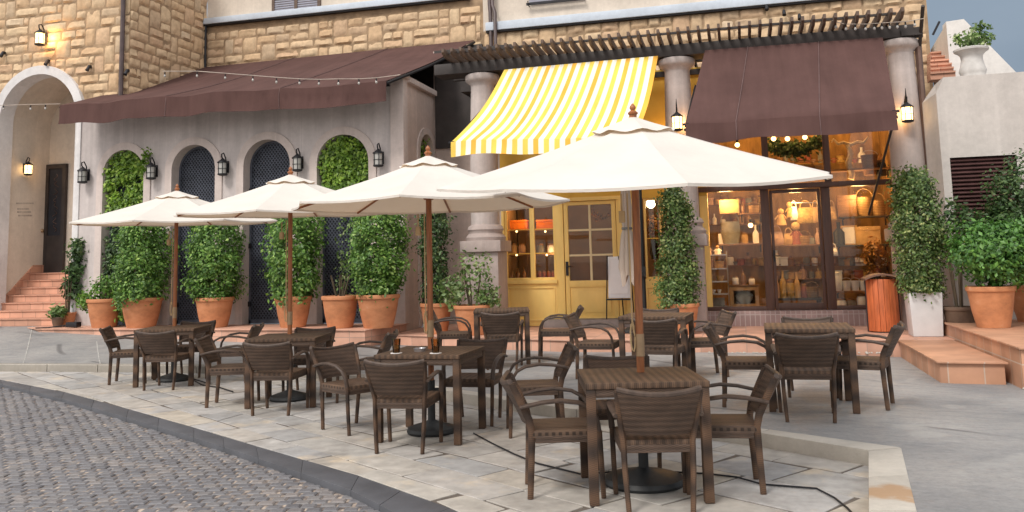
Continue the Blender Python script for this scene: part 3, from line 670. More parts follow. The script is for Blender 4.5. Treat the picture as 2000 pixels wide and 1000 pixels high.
for (y0, wl, x0) in ((397, 66, 32), (408, 40, 34), (414, 48, 34), (421, 50, 36)):
    x = x0
    while x < x0+wl*.5:
        ww = random.uniform(1.5, 4.5); a = atx(x, y0, PXL+.004); b = atx(x+ww, y0, PXL+.004); mb.b2((PXL, a.y, a.z-.016), (PXL+.006, b.y, a.z+.016)); x += ww+1.0
mb.build('wall_lettering', 'grey_text', bld)
# stairs up to the door
st = MB()
for k in range(7):
    z0, z1, y = .38, .42+.157*(k+1), 15.3+k*.2
    if z1 > LZ+.01: z1 = LZ
    st.b2((PXL-.0, y, .2), (PXR+.02, PY1, z1-.025)); st.cur = 0; st.b2((PXL, y-.025, z1-.025), (PXR+.02, PY1, z1))
st.build('staircase', 'tile_stair', loc=(-14.5, 15.3, .4), bevel=.003, **tagp('flight of terracotta tiled steps climbing into the white arched entrance', 'stairs'))
sk = MB()
sk.add([(PXL, 15.52, .4), (PXL+.03, 15.52, .4), (PXL, 15.52, .75), (PXL+.03, 15.52, .75), (PXL, 16.6, 1.7), (PXL+.03, 16.6, 1.7), (PXL, PY1, 1.7), (PXL+.03, PY1, 1.7), (PXL, PY1, .4), (PXL+.03, PY1, .4)], [(0, 2, 4, 6, 8), (1, 9, 7, 5, 3), (2, 3, 5, 4), (4, 5, 7, 6), (0, 1, 3, 2)])
sk.build('skirting', 'tile_stair', bld, smooth=0)

# ================================================================== arched pavilion
WY0, WX0, WX1, WZ = 15.4, -13.5, -6.14, 5.02
pav = thing('arched_pavilion', (-9.8, 15.4, .41), 'low grey stucco pavilion with round arched openings under the long brown awning', 'building')
OPS = [(-12.34, .5, 3.53), (-10.68, .51, 3.53), (-9.02, .52, 3.53), (-7.38, .55, 3.50)]
fp = lambda u, z, d=0: V((u, WY0-d, z))
SIDEC = 16.35
a = atx(832, 262, WX1); SIDEC = a.y; SZT = a.z
mb = MB(); arch_wall(mb, WX0, WX1, .3, WZ, OPS, fp, .28); mb.quad((WX0, WY0, .3), (WX0, WY0, WZ), (WX0, 18.2, WZ), (WX0, 18.2, .3)); mb.quad((WX0, WY0, WZ), (WX1, WY0, WZ), (WX1, 19.4, WZ), (WX0, 19.4, WZ)); mb.build('wall', 'stucco', pav, smooth=0)
fsd = lambda u, z, d=0: V((WX1+d, u, z))
mb = MB(); arch_wall(mb, WY0, 19.4, .2, WZ, [(SIDEC, .42, SZT-.42)], fsd, .25); mb.build('side_wall', 'stucco_side', pav, smooth=0)
mb = MB(); mb.b2((WX1-.24, WY0-.03, .41), (WX1+.03, WY0+.2, WZ+.05)); mb.build('corner_pilaster', 'stucco_trim', pav, bevel=.008)
mb = MB(); mb.b2((WX0-.03, WY0-.03, .41), (WX0+.08, WY0+.1, WZ)); mb.build('corner_pilaster', 'trim_white', pav, bevel=.008)
mb = MB(); mb.b2((WX1-.16, WY0+.2, WZ), (WX1+.09, 19.4, WZ+.11)); mb.b2((WX1-.3, WY0-.07, WZ+.05), (WX1+.09, WY0+.2, WZ+.13)); mb.build('coping', 'stucco_trim', pav, bevel=.012)
for cu, hw, zs in OPS:
    mb = MB(); surround(mb, cu, hw-.006, zs, .415, .156, fp, -.275, .03); mb.build('arch_surround', 'stucco_trim', pav)
mb = MB(); surround(mb, SIDEC, .414, SZT-.42, .29, .136, fsd, -.245, .03); mb.build('arch_surround', 'stucco_trim', pav)
mb = MB(); mb.b2((WX1-.3, SIDEC-.5, .28), (WX1-.26, SIDEC+.5, SZT+.1)); mb.build('arch_infill', 'dark_in', pav)
def lattice(cu, hw, zs, y):
    mb = MB(); z0 = .42
    ins = lambda u, z: abs(u-cu) < hw and z > z0 and (z < zs or math.hypot(u-cu, z-zs) < hw)
    dz = 1.25; n_ = .088
    for sgn in (1, -1):
        k = -60
        while k < 60:
            c = k*n_; seg = [(u, c+sgn*dz*(u-cu)+2.2) for u in [cu-hw+.01*i for i in range(int(2*hw/.01)+1)]]; seg = [s_ for s_ in seg if ins(*s_)]
            if len(seg) > 2:
                a, b = V((seg[0][0], y+.006*sgn, seg[0][1])), V((seg[-1][0], y+.006*sgn, seg[-1][1])); d = (b-a).normalized(); nn = V((-d.z, 0, d.x))*.0085; th = V((0, .005, 0))
                vs = [a-nn-th, a+nn-th, b+nn-th, b-nn-th, a-nn+th, a+nn+th, b+nn+th, b-nn+th]; mb.add(vs, [(0, 1, 2, 3), (7, 6, 5, 4), (0, 3, 7, 4), (1, 5, 6, 2)])
            k += 1
    mb.cur = 0; surround(mb, cu, hw-.05, zs, z0, .05, lambda u, z, d=0: V((u, y-d, z)), -.02, .025); mb.b2((cu-hw, y-.025, z0), (cu+hw, y+.02, z0+.07))
    g = mb.build('lattice_door', 'lattice', pav, smooth=0)
    mb = MB(); pts = [(cu-hw, z0)]+arch_pts(cu, hw, zs)+[(cu+hw, z0)]; mb.add([(u, y+.05, z) for u, z in pts], [tuple(range(len(pts)))]); mb.build('dark_backing', 'dark_in', g)
    for z in (.75, 1.9, 3.0): mb = MB(); mb.b2((cu-hw+.01, y-.06, z), (cu-hw+.06, y-.026, z+.1)); mb.build('hinge', 'iron', g)
for cu, hw, zs in OPS: lattice(cu, hw, zs, WY0+.24)
mb = MB(); mb.b2((-6.14, 17.2, .2), (-4.4, 17.3, 6.0)); mb.build('alcove_wall', 'stucco_side', pav, smooth=0)
mb = MB(); mb.b2((WX0, 18.05, 4.9), (-5.3, 18.12, 6.3)); mb.b2((-6.1, 17.15, 3.9), (-4.4, 17.199, 6.0)); mb.build('roof_void_shade', 'timber_dark', pav, smooth=0)  # dark sheets standing in for the shade of the recess above the coping

# ------------------------------------------------------------------ awnings
def awning(name, label, tl, tr, bl, br_, val, mats, nc, sag, skew=None, group=None, ns=12, seams=()):
    t = thing(name, (V(tl)+V(tr))/2, label, 'awning', group)
    tl, tr, bl, br_ = map(V, (tl, tr, bl, br_)); P = []
    for j in range(ns+1):
        f = j/ns; row = []
        for i in range(nc+1):
            s = i/nc; p = (tl.lerp(tr, s)).lerp(bl.lerp(br_, s), f); p.z -= sag*math.sin(math.pi*f)*(1+.15*math.sin(s*7)); p.z -= .012*math.sin(s*math.pi*3)*f-.05*(noise.noise(V((p.x*1.3, f*1.5, 5))))*f; row.append(p)
        P.append(row)
    mb = MB()
    if len(mats) > 1:
        for i in range(nc):
            mb.cur = 0 if i % 2 else 1+((i//2) % (len(mats)-1)); mb.sheet([[r[i], r[i+1]] for r in P], .006)
    else: mb.sheet(P, .008)
    mb.build('canopy', mats, t, smooth=60)
    mb = MB(); bot = P[-1]; VV = []
    for k in range(4):
        VV.append([p+V((0, -.01-.06*k/3*noise.noise(V((p.x*2.1, k*.3, 3)))-.012*k, -val*k/3-.03*k/3*noise.noise(V((p.x*1.7, 9, 1))))) for i, p in enumerate(bot)])
    if len(mats) > 1:
        for i in range(nc):
            mb.cur = 0 if i % 2 else 1+((i//2) % (len(mats)-1)); mb.sheet([[r[i], r[i+1]] for r in VV], .004, V((0, .005, 0)))
    else: mb.sheet(VV, .004, V((0, .006, 0)))
    mb.build('valance', mats, t, smooth=60)
    mb = MB(); mb.tube([bot[0]+V((-.03, .08, -.075)), bot[-1]+V((.03, .08, -.075))], .022, 8); mb.build('front_bar', 'iron', t)
    for s in seams:
        mb = MB(); i = s*nc; i0 = int(i); mb.tube([P[j][i0]+V((0, -.004, .008)) for j in range(ns+1)]+[V(VV[k][i0])+V((0, -.008, 0)) for k in range(1, 4)], .007, 5); mb.build('seam', 'seam', t)
    return t, P, VV
fl = at(118, 205, 14.6); frt = at(755, 157, 14.6); bl_ = V((TX+.06, UY-.12, 6.4)); br_ = V((-5.5, UY-.12, 6.42))
bl_ = atx(402, 131, TX+.06); bl_.y = UY-.1
aw1, P1, V1 = awning('long_awning', 'long plain brown awning sloping down over the arched pavilion', bl_, br_, fl, frt, .40, ['awn_brown'], 46, .05, seams=(.35, .7))
for sx in (-1, 0): mb = MB(); mb.tube([P1[j][sx]+V((0, .0, -.05)) for j in range(len(P1))], .03, 8); mb.build('side_arm', 'iron', aw1)
yt0, yt1 = at(985, 136, 14.86), at(1285, 109, 14.86); yb0, yb1 = at(881, 276, 13.2), at(1243, 262, 13.2)
aw2, P2, V2 = awning('striped_awning', 'yellow and white striped awning over the yellow shopfront', yt0, yt1, yb0, yb1, .235, ['awn_white', 'awn_yellow', 'awn_yellow', 'awn_orange'], 35, .16)
bt0, bt1 = at(1377, 98, 14.86), at(1724, 73, 14.86); bb0, bb1 = at(1339, 245, 13.2), at(1750, 215, 13.2)
aw3, P3, V3 = awning('short_awning', 'short brown awning with two seams over the glazed gift shop', bt0, bt1, bb0, bb1, .285, ['awn_brown'], 40, .02, seams=(.25, .66))
for t, P, sx in ((aw2, P2, 0), (aw3, P3, -1), (aw3, P3, 0)):
    b = P[-1][sx]+V((0, .03, -.03)); mb = MB(); e = V((b.x+(.1 if sx == 0 else -.22), 15.0, b.z-(1.35 if sx else -.95))); mb.tube([b, e], .018, 6); mb.box(b+V((.0, 0, .03)), (.1, .05, .03)); mb.build('side_arm', 'iron', t)

# ------------------------------------------------------------------ columns and pergola
CX = [(-4.5, 'stone column on a tall pedestal left of the yellow shop', .28), (-.93, 'stone column between the striped awning and the short brown awning', .28), (2.70, 'stone column at the right end of the pergola beside the white wall', .28)]
CYc = 15.3
PC0, PC1, PC2 = at(935, 492, CYc-.38).z, at(935, 470, CYc-.38).z, at(935, 445, CYc-.3).z
for x, lab, z0 in CX:
    c = thing('stone_column', (x, CYc, z0), lab, 'column', 'round stone columns under the pergola')
    mb = MB(); mb.b2((x-.31, CYc-.31, z0), (x+.31, CYc+.31, PC0)); mb.build('pedestal', 'pedestal', c, bevel=.01)
    mb = MB(); mb.b2((x-.38, CYc-.38, PC0), (x+.38, CYc+.38, PC1)); mb.build('pedestal_cap', 'pedestal', c, bevel=.012)
    mb = MB(); mb.lathe([(.36, 0), (.37, .06), (.33, .11), (.31, .13), (.31, .17), (.335, .2), (.31, .26), (.27, .29)], (x, CYc, PC1), 28); mb.build('column_base', 'pedestal', c)
    mb = MB(); mb.lathe([(.262, PC1+.29), (.262, 2.6), (.258, 3.2), (.235, 4.2), (.218, 4.74)], (x, CYc, 0), 28); mb.build('shaft', 'concrete_col', c)
    mb = MB(); mb.lathe([(.218, 4.74), (.225, 4.78), (.27, 4.82), (.305, 4.84), (.32, 4.87), (.32, 4.94), (.30, 4.965)], (x, CYc, 0), 28); mb.build('capital', 'concrete_col', c)
pg = thing('pergola', (-1.1, 15.1, 4.97), 'dark timber pergola with a row of projecting rafters above the shop awnings', 'pergola')
mb = MB(); mb.b2((-5.35, 15.02, 4.98), (2.9, 15.5, 5.18)); mb.build('beam', 'timber_dark', pg, bevel=.008)
mb = MB(); mb.b2((-5.2, 15.7, 5.0), (2.9, 15.8, 5.15)); mb.build('beam', 'timber_dark', pg)
mb = MB(); mb.b2((-5.1, 14.74, 5.295), (2.6, 14.78, 5.33)); mb.build('purlin', 'timber_dark', pg)
nr = 47
for i in range(nr):
    x = -5.0+i*(2.66+5.0)/(nr-1); k = random.gauss(0, .01)
    mb = MB(); pr_ = [(18.05, 5.17), (14.62+k, 5.2), (14.5+k, 5.27), (14.5+k, 5.34), (14.62+k, 5.335), (18.05, 5.29)]
    vs = [(x-.022, y, z) for y, z in pr_]+[(x+.022, y, z) for y, z in pr_]; mb.add(vs, [(0, 1, 2, 3, 4, 5), (11, 10, 9, 8, 7, 6)]+[(a, (a+1) % 6+0, (a+1) % 6+6, a+6) for a in range(6)]); mb.build('rafter', 'timber', pg, smooth=0)
mb = MB()
for k in range(4): mb.b2((2.7, 14.98+k*.1, 4.99+.06*(k % 2)), (3.02+.02*k, 15.03+k*.1, 5.08+.06*(k % 2)))
mb.tube([(2.98, 14.62, 5.36), (3.0, 15.2, 4.85)], .03, 6); mb.build('beam_end', 'timber_dark', pg)

# ------------------------------------------------------------------ shopfronts
YS = 16.2
ys = thing('yellow_shopfront', (-2.6, YS, .43), 'yellow panelled shopfront with a part glazed door under the striped awning', 'shopfront')
z0 = .29; xL, xR = -4.45, -.55
W0, W1 = at(987, 548, YS), at(1087, 545, YS); D0, D1 = at(1099, 420, YS), at(1203, 420, YS); zt = at(1098, 394, YS).z; zb = W0.z; SP0, SP1 = at(1256, 480, YS).x, at(1296, 480, YS).x
mb = MB(); mb.b2((xL, YS, z0), (W0.x, YS+.15, zt)); mb.b2((W1.x, YS, z0), (D0.x, YS+.15, zt)); mb.b2((D1.x, YS, z0), (SP0, YS+.15, zt)); mb.b2((SP1, YS, z0), (xR, YS+.15, zt)); mb.b2((SP0, YS, z0), (SP1, YS+.15, at(1270, 545, YS).z)); mb.b2((W0.x, YS, z0), (W1.x, YS+.15, zb)); mb.build('wall', 'yellow', ys, bevel=.006)
mb = MB(); mb.b2((xL, YS, zt), (xR, YS+.15, 5.0)); mb.build('fascia', 'yellow_deep', ys)
mb = MB()
for a, b, c, d in ((W0.x+.05, W1.x-.03, z0+.1, zb-.13), (SP0+.03, SP1-.02, z0+.12, at(1270, 560, YS).z)):
    mb = MB()
    for e0, e1 in (((a, c), (b, c+.03)), ((a, d-.03), (b, d)), ((a, c+.03), (a+.03, d-.03)), ((b-.03, c+.03), (b, d-.03))): mb.b2((e0[0], YS-.022, e0[1]), (e1[0], YS, e1[1]))
    mb.build('moulding', 'yellow', ys, bevel=.004)
mb = MB(); mb.b2((W0.x-.06, YS-.05, zb-.07), (W1.x+.02, YS, zb-.0)); mb.build('window_sill', 'yellow', ys, bevel=.004)
mb = MB(); mb.b2((D1.x+.05, YS-.03, z0), (D1.x+.11, YS, zt)); mb.b2((W0.x-.25, YS-.03, zt), (D1.x+.25, YS, zt+.07)); mb.build('moulding', 'yellow', ys, bevel=.004)
def sash(x0, x1, z0_, z1_, nx, nz_, fr_, mun, fmat, mmat, parent, name='window', pane='pane'):
    mb = MB(); y = YS+.03
    mb.b2((x0, y, z0_), (x0+fr_, y+.06, z1_)); mb.b2((x1-fr_, y, z0_), (x1, y+.06, z1_)); mb.b2((x0+fr_, y, z0_), (x1-fr_, y+.06, z0_+fr_)); mb.b2((x0+fr_, y, z1_-fr_), (x1-fr_, y+.06, z1_))
    f = mb.build(name, fmat, parent, bevel=.004); mb = MB(); a, b, c, d = x0+fr_, x1-fr_, z0_+fr_, z1_-fr_
    for i in range(1, nx): x = a+(b-a)*i/nx; mb.b2((x-mun/2, y+.015, c), (x+mun/2, y+.045, d))
    for j in range(1, nz_):
        z = c+(d-c)*j/nz_
        mb = MB(); mb.b2((a, y+.017, z-mun/2), (b, y+.043, z+mun/2)); mb.build('muntin', mmat, f)
    mb = MB(); mb.b2((a, y+.026, c), (b, y+.034, d)); mb.build(pane, 'glass', f, smooth=0)
    return f
xm = at(1039, 480, YS).x
sash(W0.x, xm-.0, zb, zt, 1, 3, .045, .018, 'yellow', 'yellow_deep', ys); sash(xm, W1.x, zb, zt, 1, 3, .045, .018, 'yellow', 'yellow_deep', ys)
sash(SP0+.03, SP1-.02, at(1270, 545, YS).z, zt, 1, 2, .04, .02, 'yellow', 'yellow_deep', ys)
dzb = at(1140, 548, YS).z; dz1 = at(1140, 400, YS).z
mb = MB(); y = YS+.02; x0, x1 = D0.x+.012, D1.x-.012; fw2 = .105
mb.b2((x0, y, z0+.01), (x0+fw2*.75, y+.07, zt-.01)); mb.b2((x1-fw2*.75, y, z0+.01), (x1, y+.07, zt-.01)); mb.b2((x0+fw2*.75, y, dz1), (x1-fw2*.75, y+.07, zt-.01)); mb.b2((x0+fw2*.75, y, dzb-.12), (x1-fw2*.75, y+.07, dzb)); mb.b2((x0+fw2*.75, y, z0+.01), (x1-fw2*.75, y+.07, z0+.16)); mb.b2((x0+fw2*.75, y+.025, z0+.16), (x1-fw2*.75, y+.06, dzb-.12)); mb.b2((x0+fw2*.75+.06, y+.008, z0+.24), (x1-fw2*.75-.06, y+.025, dzb-.2))
dy = mb.build('door', 'yellow', ys, bevel=.005)
a, b, c, d = x0+fw2*.75, x1-fw2*.75, dzb, dz1; mb = MB(); mb.b2(((a+b)/2-.02, y+.012, c), ((a+b)/2+.02, y+.058, d))
for j in (1, 2): z = c+(d-c)*j/3; mb.b2((a, y+.014, z-.018), ((a+b)/2-.02, y+.056, z+.018)); mb.b2(((a+b)/2+.02, y+.014, z-.018), (b, y+.056, z+.018))
mb.build('muntin', 'muntin', dy); mb = MB(); mb.b2((a, y+.03, c), (b, y+.038, d)); mb.build('pane', 'glass', dy, smooth=0)
mb = MB(); hx = x0+.04; hz = at(1099, 525, YS).z; mb.b2((hx-.025, y-.02, hz-.13), (hx+.025, y, hz+.13)); mb.tube([(hx, y-.02, hz+.04), (hx, y-.06, hz+.04), (hx+.09, y-.06, hz+.04)], .012, 6); mb.build('handle', 'iron', dy)
mb = MB(); mb.b2((-3.6, 15.86, .28), (-1.75, YS+.16, .425)); mb.build('doorstep', 'step_stone', loc=(-2.7, 16, .28), bevel=.01, **tagp('grey stone doorstep in front of the yellow door', 'doorstep'))

gs = thing('glazed_shopfront', (1, YS, .5), 'brown framed glass shopfront of the gift shop under the short brown awning', 'shopfront')
bz = .54; G0 = at(1359, 373, YS).x; G1 = at(1748, 354, YS).x; tz = at(1500, 366, YS).z
p1a, p1b, p2a, p2b = (at(x, 480, YS).x for x in (1490, 1507, 1609, 1627))
mb = MB()
for a, b in ((G0-.06, G0+.05), (p1a, p1b), (p2a, p2b), (G1-.04, G1+.05)): mb.b2((a, YS-.02, bz), (b, YS+.08, tz-.04))
mb.b2((G0+.05, YS-.02, bz), (p1a, YS+.08, bz+.07)); mb.b2((p2b, YS-.02, bz), (G1-.04, YS+.08, bz+.07))
for x in (at(1494, 300, YS).x, at(1614, 300, YS).x): mb.b2((x-.055, YS-.01, tz+.05), (x+.055, YS+.07, 4.6))
mb.build('frame', 'brown_frame', gs, bevel=.006)
mb = MB(); mb.b2((G0-.06, YS-.08, tz-.04), (G1+.06, YS+.09, tz+.05)); mb.build('transom', 'brown_frame', gs, bevel=.01)
mb = MB(); xe = at(1742, 300, YS).x; mb.b2((xe-.02, YS-.02, tz+.05), (xe+.09, YS+.1, 4.6)); mb.build('side_jamb', 'shop_wall', gs)
for a, b, c, d in ((G0+.05, p1a, bz+.07, tz-.04), (p2b, G1-.04, bz+.07, tz-.04), (G0, at(1494, 300, YS).x-.055, tz+.05, 4.6), (at(1494, 300, YS).x+.055, at(1614, 300, YS).x-.055, tz+.05, 4.6), (at(1614, 300, YS).x+.055, xe-.02, tz+.05, 4.6)):
    mb = MB(); mb.b2((a, YS+.028, c), (b, YS+.036, d)); mb.build('pane', 'glass', gs, smooth=0)
mb = MB(); y = YS+.01; mb.b2((p1b+.008, y, bz), (p1b+.06, y+.06, tz-.05)); mb.b2((p2a-.06, y, bz), (p2a-.008, y+.06, tz-.05)); mb.b2((p1b+.06, y, tz-.11), (p2a-.06, y+.06, tz-.05)); mb.b2((p1b+.06, y, bz), (p2a-.06, y+.06, bz+.12)); gd = mb.build('door', 'brown_frame', gs, bevel=.005)
mb = MB(); mb.b2((p1b+.06, y+.02, bz+.12), (p2a-.06, y+.028, tz-.11)); mb.build('pane', 'glass', gd, smooth=0)
mb = MB(); hz = at(1510, 500, YS).z; mb.b2((p1b+.02, y-.02, hz-.1), (p1b+.05, y, hz+.1)); mb.tube([(p1b+.035, y-.01, hz), (p1b+.035, y-.05, hz), (p1b+.13, y-.05, hz)], .011, 6); mb.build('handle', 'iron', gd)
mb = MB(); mb.b2((G0-.12, 15.98, .28), (2.35, YS+.2, .538)); mb.build('brick_sill', 'brick_sill', gs, bevel=.006)
# rooms behind the glass
rm = MB()
rm.quad((-4.4, 18.0, .43), (-.62, 18.0, .43), (-.62, 18.0, 4.9), (-4.4, 18.0, 4.9)); rm.quad((-4.4, YS+.15, .43), (-4.4, 18.0, .43), (-4.4, 18.0, 4.9), (-4.4, YS+.15, 4.9)); rm.quad((-.62, YS+.15, .43), (-.62, YS+.15, 4.9), (-.62, 18.0, 4.9), (-.62, 18.0, .43)); rm.quad((-4.4, YS+.15, .43), (-.62, YS+.15, .43), (-.62, 18, .43), (-4.4, 18, .43)); rm.quad((-4.4, YS+.15, 3.2), (-4.4, 18, 3.2), (-.62, 18, 3.2), (-.62, YS+.15, 3.2)); rm.build('room_shell', 'room_dark', ys, smooth=0)
rm = MB(); X0, X1, YB = -.6, 2.68, 17.95
rm.quad((X0, YB, .5), (X1, YB, .5), (X1, YB, 4.85), (X0, YB, 4.85)); rm.quad((X0, YS+.1, .5), (X0, YB, .5), (X0, YB, 4.85), (X0, YS+.1, 4.85)); rm.quad((X1, YS+.1, .5), (X1, YS+.1, 4.85), (X1, YB, 4.85), (X1, YB, .5)); rm.quad((X0, YS+.1, .535), (X1, YS+.1, .535), (X1, YB, .535), (X0, YB, .535)); rm.quad((X0, YS+.1, 4.85), (X0, YB, 4.85), (X1, YB, 4.85), (X1, YS+.1, 4.85)); rm.build('room_shell', 'shop_wall', gs, smooth=0)
mb = MB(); mb.b2((-5.2, YS-.05, 4.86), (2.75, 18.1, 4.96)); mb.build('roof_slab', 'timber_dark', gs)

# ------------------------------------------------------------------ white wall, louvre, stairs and parapet on the right
ww = thing('white_wall', (3.5, 14.6, .3), 'plain white rendered wall with a brown louvre at the right edge', 'wall')
wl, wr, wtz, wy = at(1838, 300, 14.6).x, 7.5, 4.19, 14.6; xl = at(1806, 250, 15.1).x
t0 = at(1842, 150, wy).x
lx0 = at(1861, 380, wy).x; lz1, lz0 = at(1860, 308, wy).z, at(1862, 420, wy).z-.3; lx1 = at(1990, 360, wy).x
mb = MB(); mb.add([(wl, wy, .2), (lx0, wy, .2), (lx0, wy, wtz), (t0, wy, wtz), (wl, wy, wtz-.24)], [(0, 1, 2, 3, 4)]); mb.quad((lx1, wy, .2), (wr, wy, .2), (wr, wy, wtz), (lx1, wy, wtz)); mb.quad((lx0, wy, lz1), (lx1, wy, lz1), (lx1, wy, wtz), (lx0, wy, wtz)); mb.quad((lx0, wy, .2), (lx1, wy, .2), (lx1, wy, lz0), (lx0, wy, lz0))
mb.quad((wl, wy, .2), (wl, wy, wtz-.24), (xl, 15.2, wtz-.3), (xl, 15.2, .2)); mb.quad((wl, wy, wtz-.24), (t0, wy, wtz), (t0, 15.2, wtz), (xl, 15.2, wtz-.3)); mb.quad((t0, wy, wtz), (wr, wy, wtz), (wr, 15.2, wtz), (t0, 15.2, wtz)); mb.quad((xl, 15.2, .2), (xl, 15.2, wtz-.3), (t0, 15.2, wtz), (wr, 15.2, wtz), (wr, 15.2, .2)); mb.build('wall', 'white_wall', ww, smooth=0)
mb = MB(); mb.b2((lx0, wy+.1, lz0), (lx1, wy+.12, lz1)); lv = mb.build('louvre', 'louvre', ww)
mb = MB(); z = lz0+.03; mtl = Matrix.Rotation(R(35), 3, 'X')
while z < lz1-.02: mb.box(((lx0+lx1)/2, wy+.055, z), (lx1-lx0, .085, .014), mtl); z += .062
mb.build('louvre_slats', 'louvre', lv, smooth=0)
mb = MB(); mb.tube([(2.98, 15.22, .3), (2.98, 15.22, 4.9)], .055, 8); mb.tube([(3.08, 15.3, .3), (3.08, 15.3, 4.0)], .035, 8); mb.build('downpipe', 'copper', ww)
pa, pb = at(1850, 42, 17.2), at(1976, 138, 17.2)
pp = thing('sloping_parapet', ((pa.x+pb.x)/2, 17.2, 4), 'pale sloping parapet of the outdoor stair above the white wall', 'parapet')
mb = MB(); prof = [(pa.x-.02, pa.z), (pa.x+.28, pa.z+.02), (pb.x+.3, pb.z-.35), (pb.x+.3, 3.5), (pa.x-.02, 3.5)]
vs = [(x, 17.2, z) for x, z in prof]+[(x, 17.5, z) for x, z in prof]; mb.add(vs, [(4, 3, 2, 1, 0), (5, 6, 7, 8, 9)]+[(a, (a+1) % 5, (a+1) % 5+5, a+5) for a in range(5)]); mb.build('coping', 'render_white', pp, smooth=0)
ia = at(1822, 75, 17.9)
mb = MB(); prof = [(ia.x, 18.6), (ia.x, 17.5)]; mb.add([(pa.x-.02, 17.22, pa.z-.04), (pa.x+.95, 17.22, pa.z-1.25), (pa.x+.95, 17.22, 3.4), (pa.x-.02, 17.22, 3.4), (ia.x+.05, 18.4, pa.z-.25), (ia.x+.05, 18.4, 3.4)], [(0, 4, 5, 3), (0, 3, 2, 1)]); mb.build('inner_wall', 'cream', pp, smooth=0)
sm = MB()
for k in range(6):
    a = at(1817, 145-k*8, 16.6+.22*k); b = at(1866-k*3.5, 143-k*8, 16.6+.22*k); sm.b2((a.x, 16.6+.22*k, a.z-.1), (b.x, 16.9+.22*k, a.z+.0)); sm.b2((a.x, 16.57+.22*k, a.z), (b.x, 16.9+.22*k, a.z+.03))
sm.build('staircase', 'tile_stair', loc=(3.6, 16.6, 4.6), **tagp('small terracotta stair climbing beyond the white wall at upper right', 'stairs'))
mb = MB(); mb.tube([at(1822, 68, 17.15), at(1835, 42, 17.15)], .02, 6); mb.build('handrail', 'iron', pp)
# ================================================================== furniture
random.seed(21)
def make_chair():
    t = thing('wicker_armchair', (0, 0, 0), 'x', 'chair', 'brown wicker armchairs around the tables')
    mb = MB(); mb.box((0, 0, .405), (.455, .45, .05)); mb.build('seat', 'wicker_top', t, bevel=.018)
    mb = MB(); mb.box((0, .212, .375), (.43, .03, .05)); mb.box((0, -.212, .375), (.43, .03, .05)); mb.box((.212, 0, .375), (.03, .39, .05)); mb.box((-.212, 0, .375), (.03, .39, .05)); mb.build('seat_frame', 'wicker_back', t, bevel=.006)
    P = []
    for j in range(9):
        f = j/8; row = []
        for i in range(13):
            s = i/6-1; hw = .2+.048*f+.012*math.sin(f*math.pi); y = -.215-.115*f-.02*f*f-.045*(1-s*s); z = .462+.265*f+(.03*s*s-.018)*f*f
            row.append(V((s*hw, y, z)))
        P.append(row)
    mb = MB(); mb.sheet([[p+V((0, .013, 0)) for p in r] for r in P], .026, V((0, -.026, -.004))); mb.build('backrest', 'wicker_back', t, smooth=50, bevel=.005)
    mb = MB(); mb.tube([p+V((0, .0, .006)) for p in P[-1]], .018, 8); mb.build('top_rail', 'rattan', t)
    for s in (-1, 1):
        mb = MB(); mb.tube([(s*.19, -.235, 0), (s*.205, -.222, .25), (s*.208, -.215, .42), (s*.22, -.232, .5), (s*.238, -.292, .63), (s*.248, -.34, .735)], [.0165, .018, .02, .02, .019, .017], 8, sq=(1, 1.25)); mb.build('leg', 'wicker_leg', t)
        mb = MB(); mb.tube([(s*.225, .232, 0), (s*.232, .224, .22), (s*.236, .218, .42)], [.0165, .018, .018], 8); mb.build('leg', 'wicker_leg', t)
        mb = MB(); mb.tube([(s*.236, .218, .42), (s*.242, .205, .5), (s*.252, .165, .565), (s*.263, .09, .605), (s*.27, -.03, .622), (s*.268, -.15, .612), (s*.252, -.29, .582)], [.018, .0175, .0175, .0175, .0175, .017, .016], 8, sq=(1.2, .8)); mb.build('arm', 'rattan', t)
    return t
def make_table():
    t = thing('wicker_table', (0, 0, 0), 'x', 'table', 'square brown wicker tables')
    mb = MB(); mb.box((0, 0, .722), (.78, .78, .036)); mb.build('tabletop', 'wicker_top', t, bevel=.006)
    mb = MB()
    for s in (-1, 1): mb.box((0, s*.366, .677), (.65, .03, .05)); mb.box((s*.366, 0, .677), (.03, .65, .05))
    mb.build('apron', 'wicker_back', t, bevel=.004)
    for sx in (-1, 1):
        for sy in (-1, 1): mb = MB(); mb.box((sx*.356, sy*.356, .351), (.06, .06, .702)); mb.build('leg', 'wicker_leg', t, bevel=.006)
    return t
chair0, table0 = make_chair(), make_table()
firsts = {'c': chair0, 't': table0}
def put(kind, x, y, deg, label, dz=None):
    src = {'c': chair0, 't': table0}[kind]
    o = src if firsts[kind] is not None else dup(src)
    firsts[kind] = None
    z = dz if dz is not None else 0
    o.location = (x, y, z); o.rotation_euler = (0, 0, R(deg)); o['label'] = label; LOC[o.name] = V((x, y, z)); return o
def face(dx, dy): return math.degrees(math.atan2(-dx, dy))
def settle(x, y):   # ground height under a piece of furniture
    inside = False
    for (a, b), (c, d) in zip(KERB, KERB[1:]):
        if a <= x <= c: inside = y > b+(d-b)*(x-a)/(c-a)
    if x > 1.01: inside = True
    return TZ(x, y)+.002 if inside else .002
TB = [('under the leftmost umbrella', -7.51, 10.44, 17), ('under the second umbrella from the left', -5.0, 9.06, 12.5), ('with two drinking glasses on it', -2.74, 7.51, 0), ('under the largest, nearest umbrella', -.71, 5.98, 14.5),
      ('beside the plants left of the yellow door', -3.36, 12.15, 15), ('below the easel board by the yellow shop', -1.02, 10.62, -4), ('alone without umbrella near the orange bin', .56, 8.79, -1)]
for n, x, y, a in TB: put('t', x, y, a, 'square brown wicker table '+n, settle(x, y))
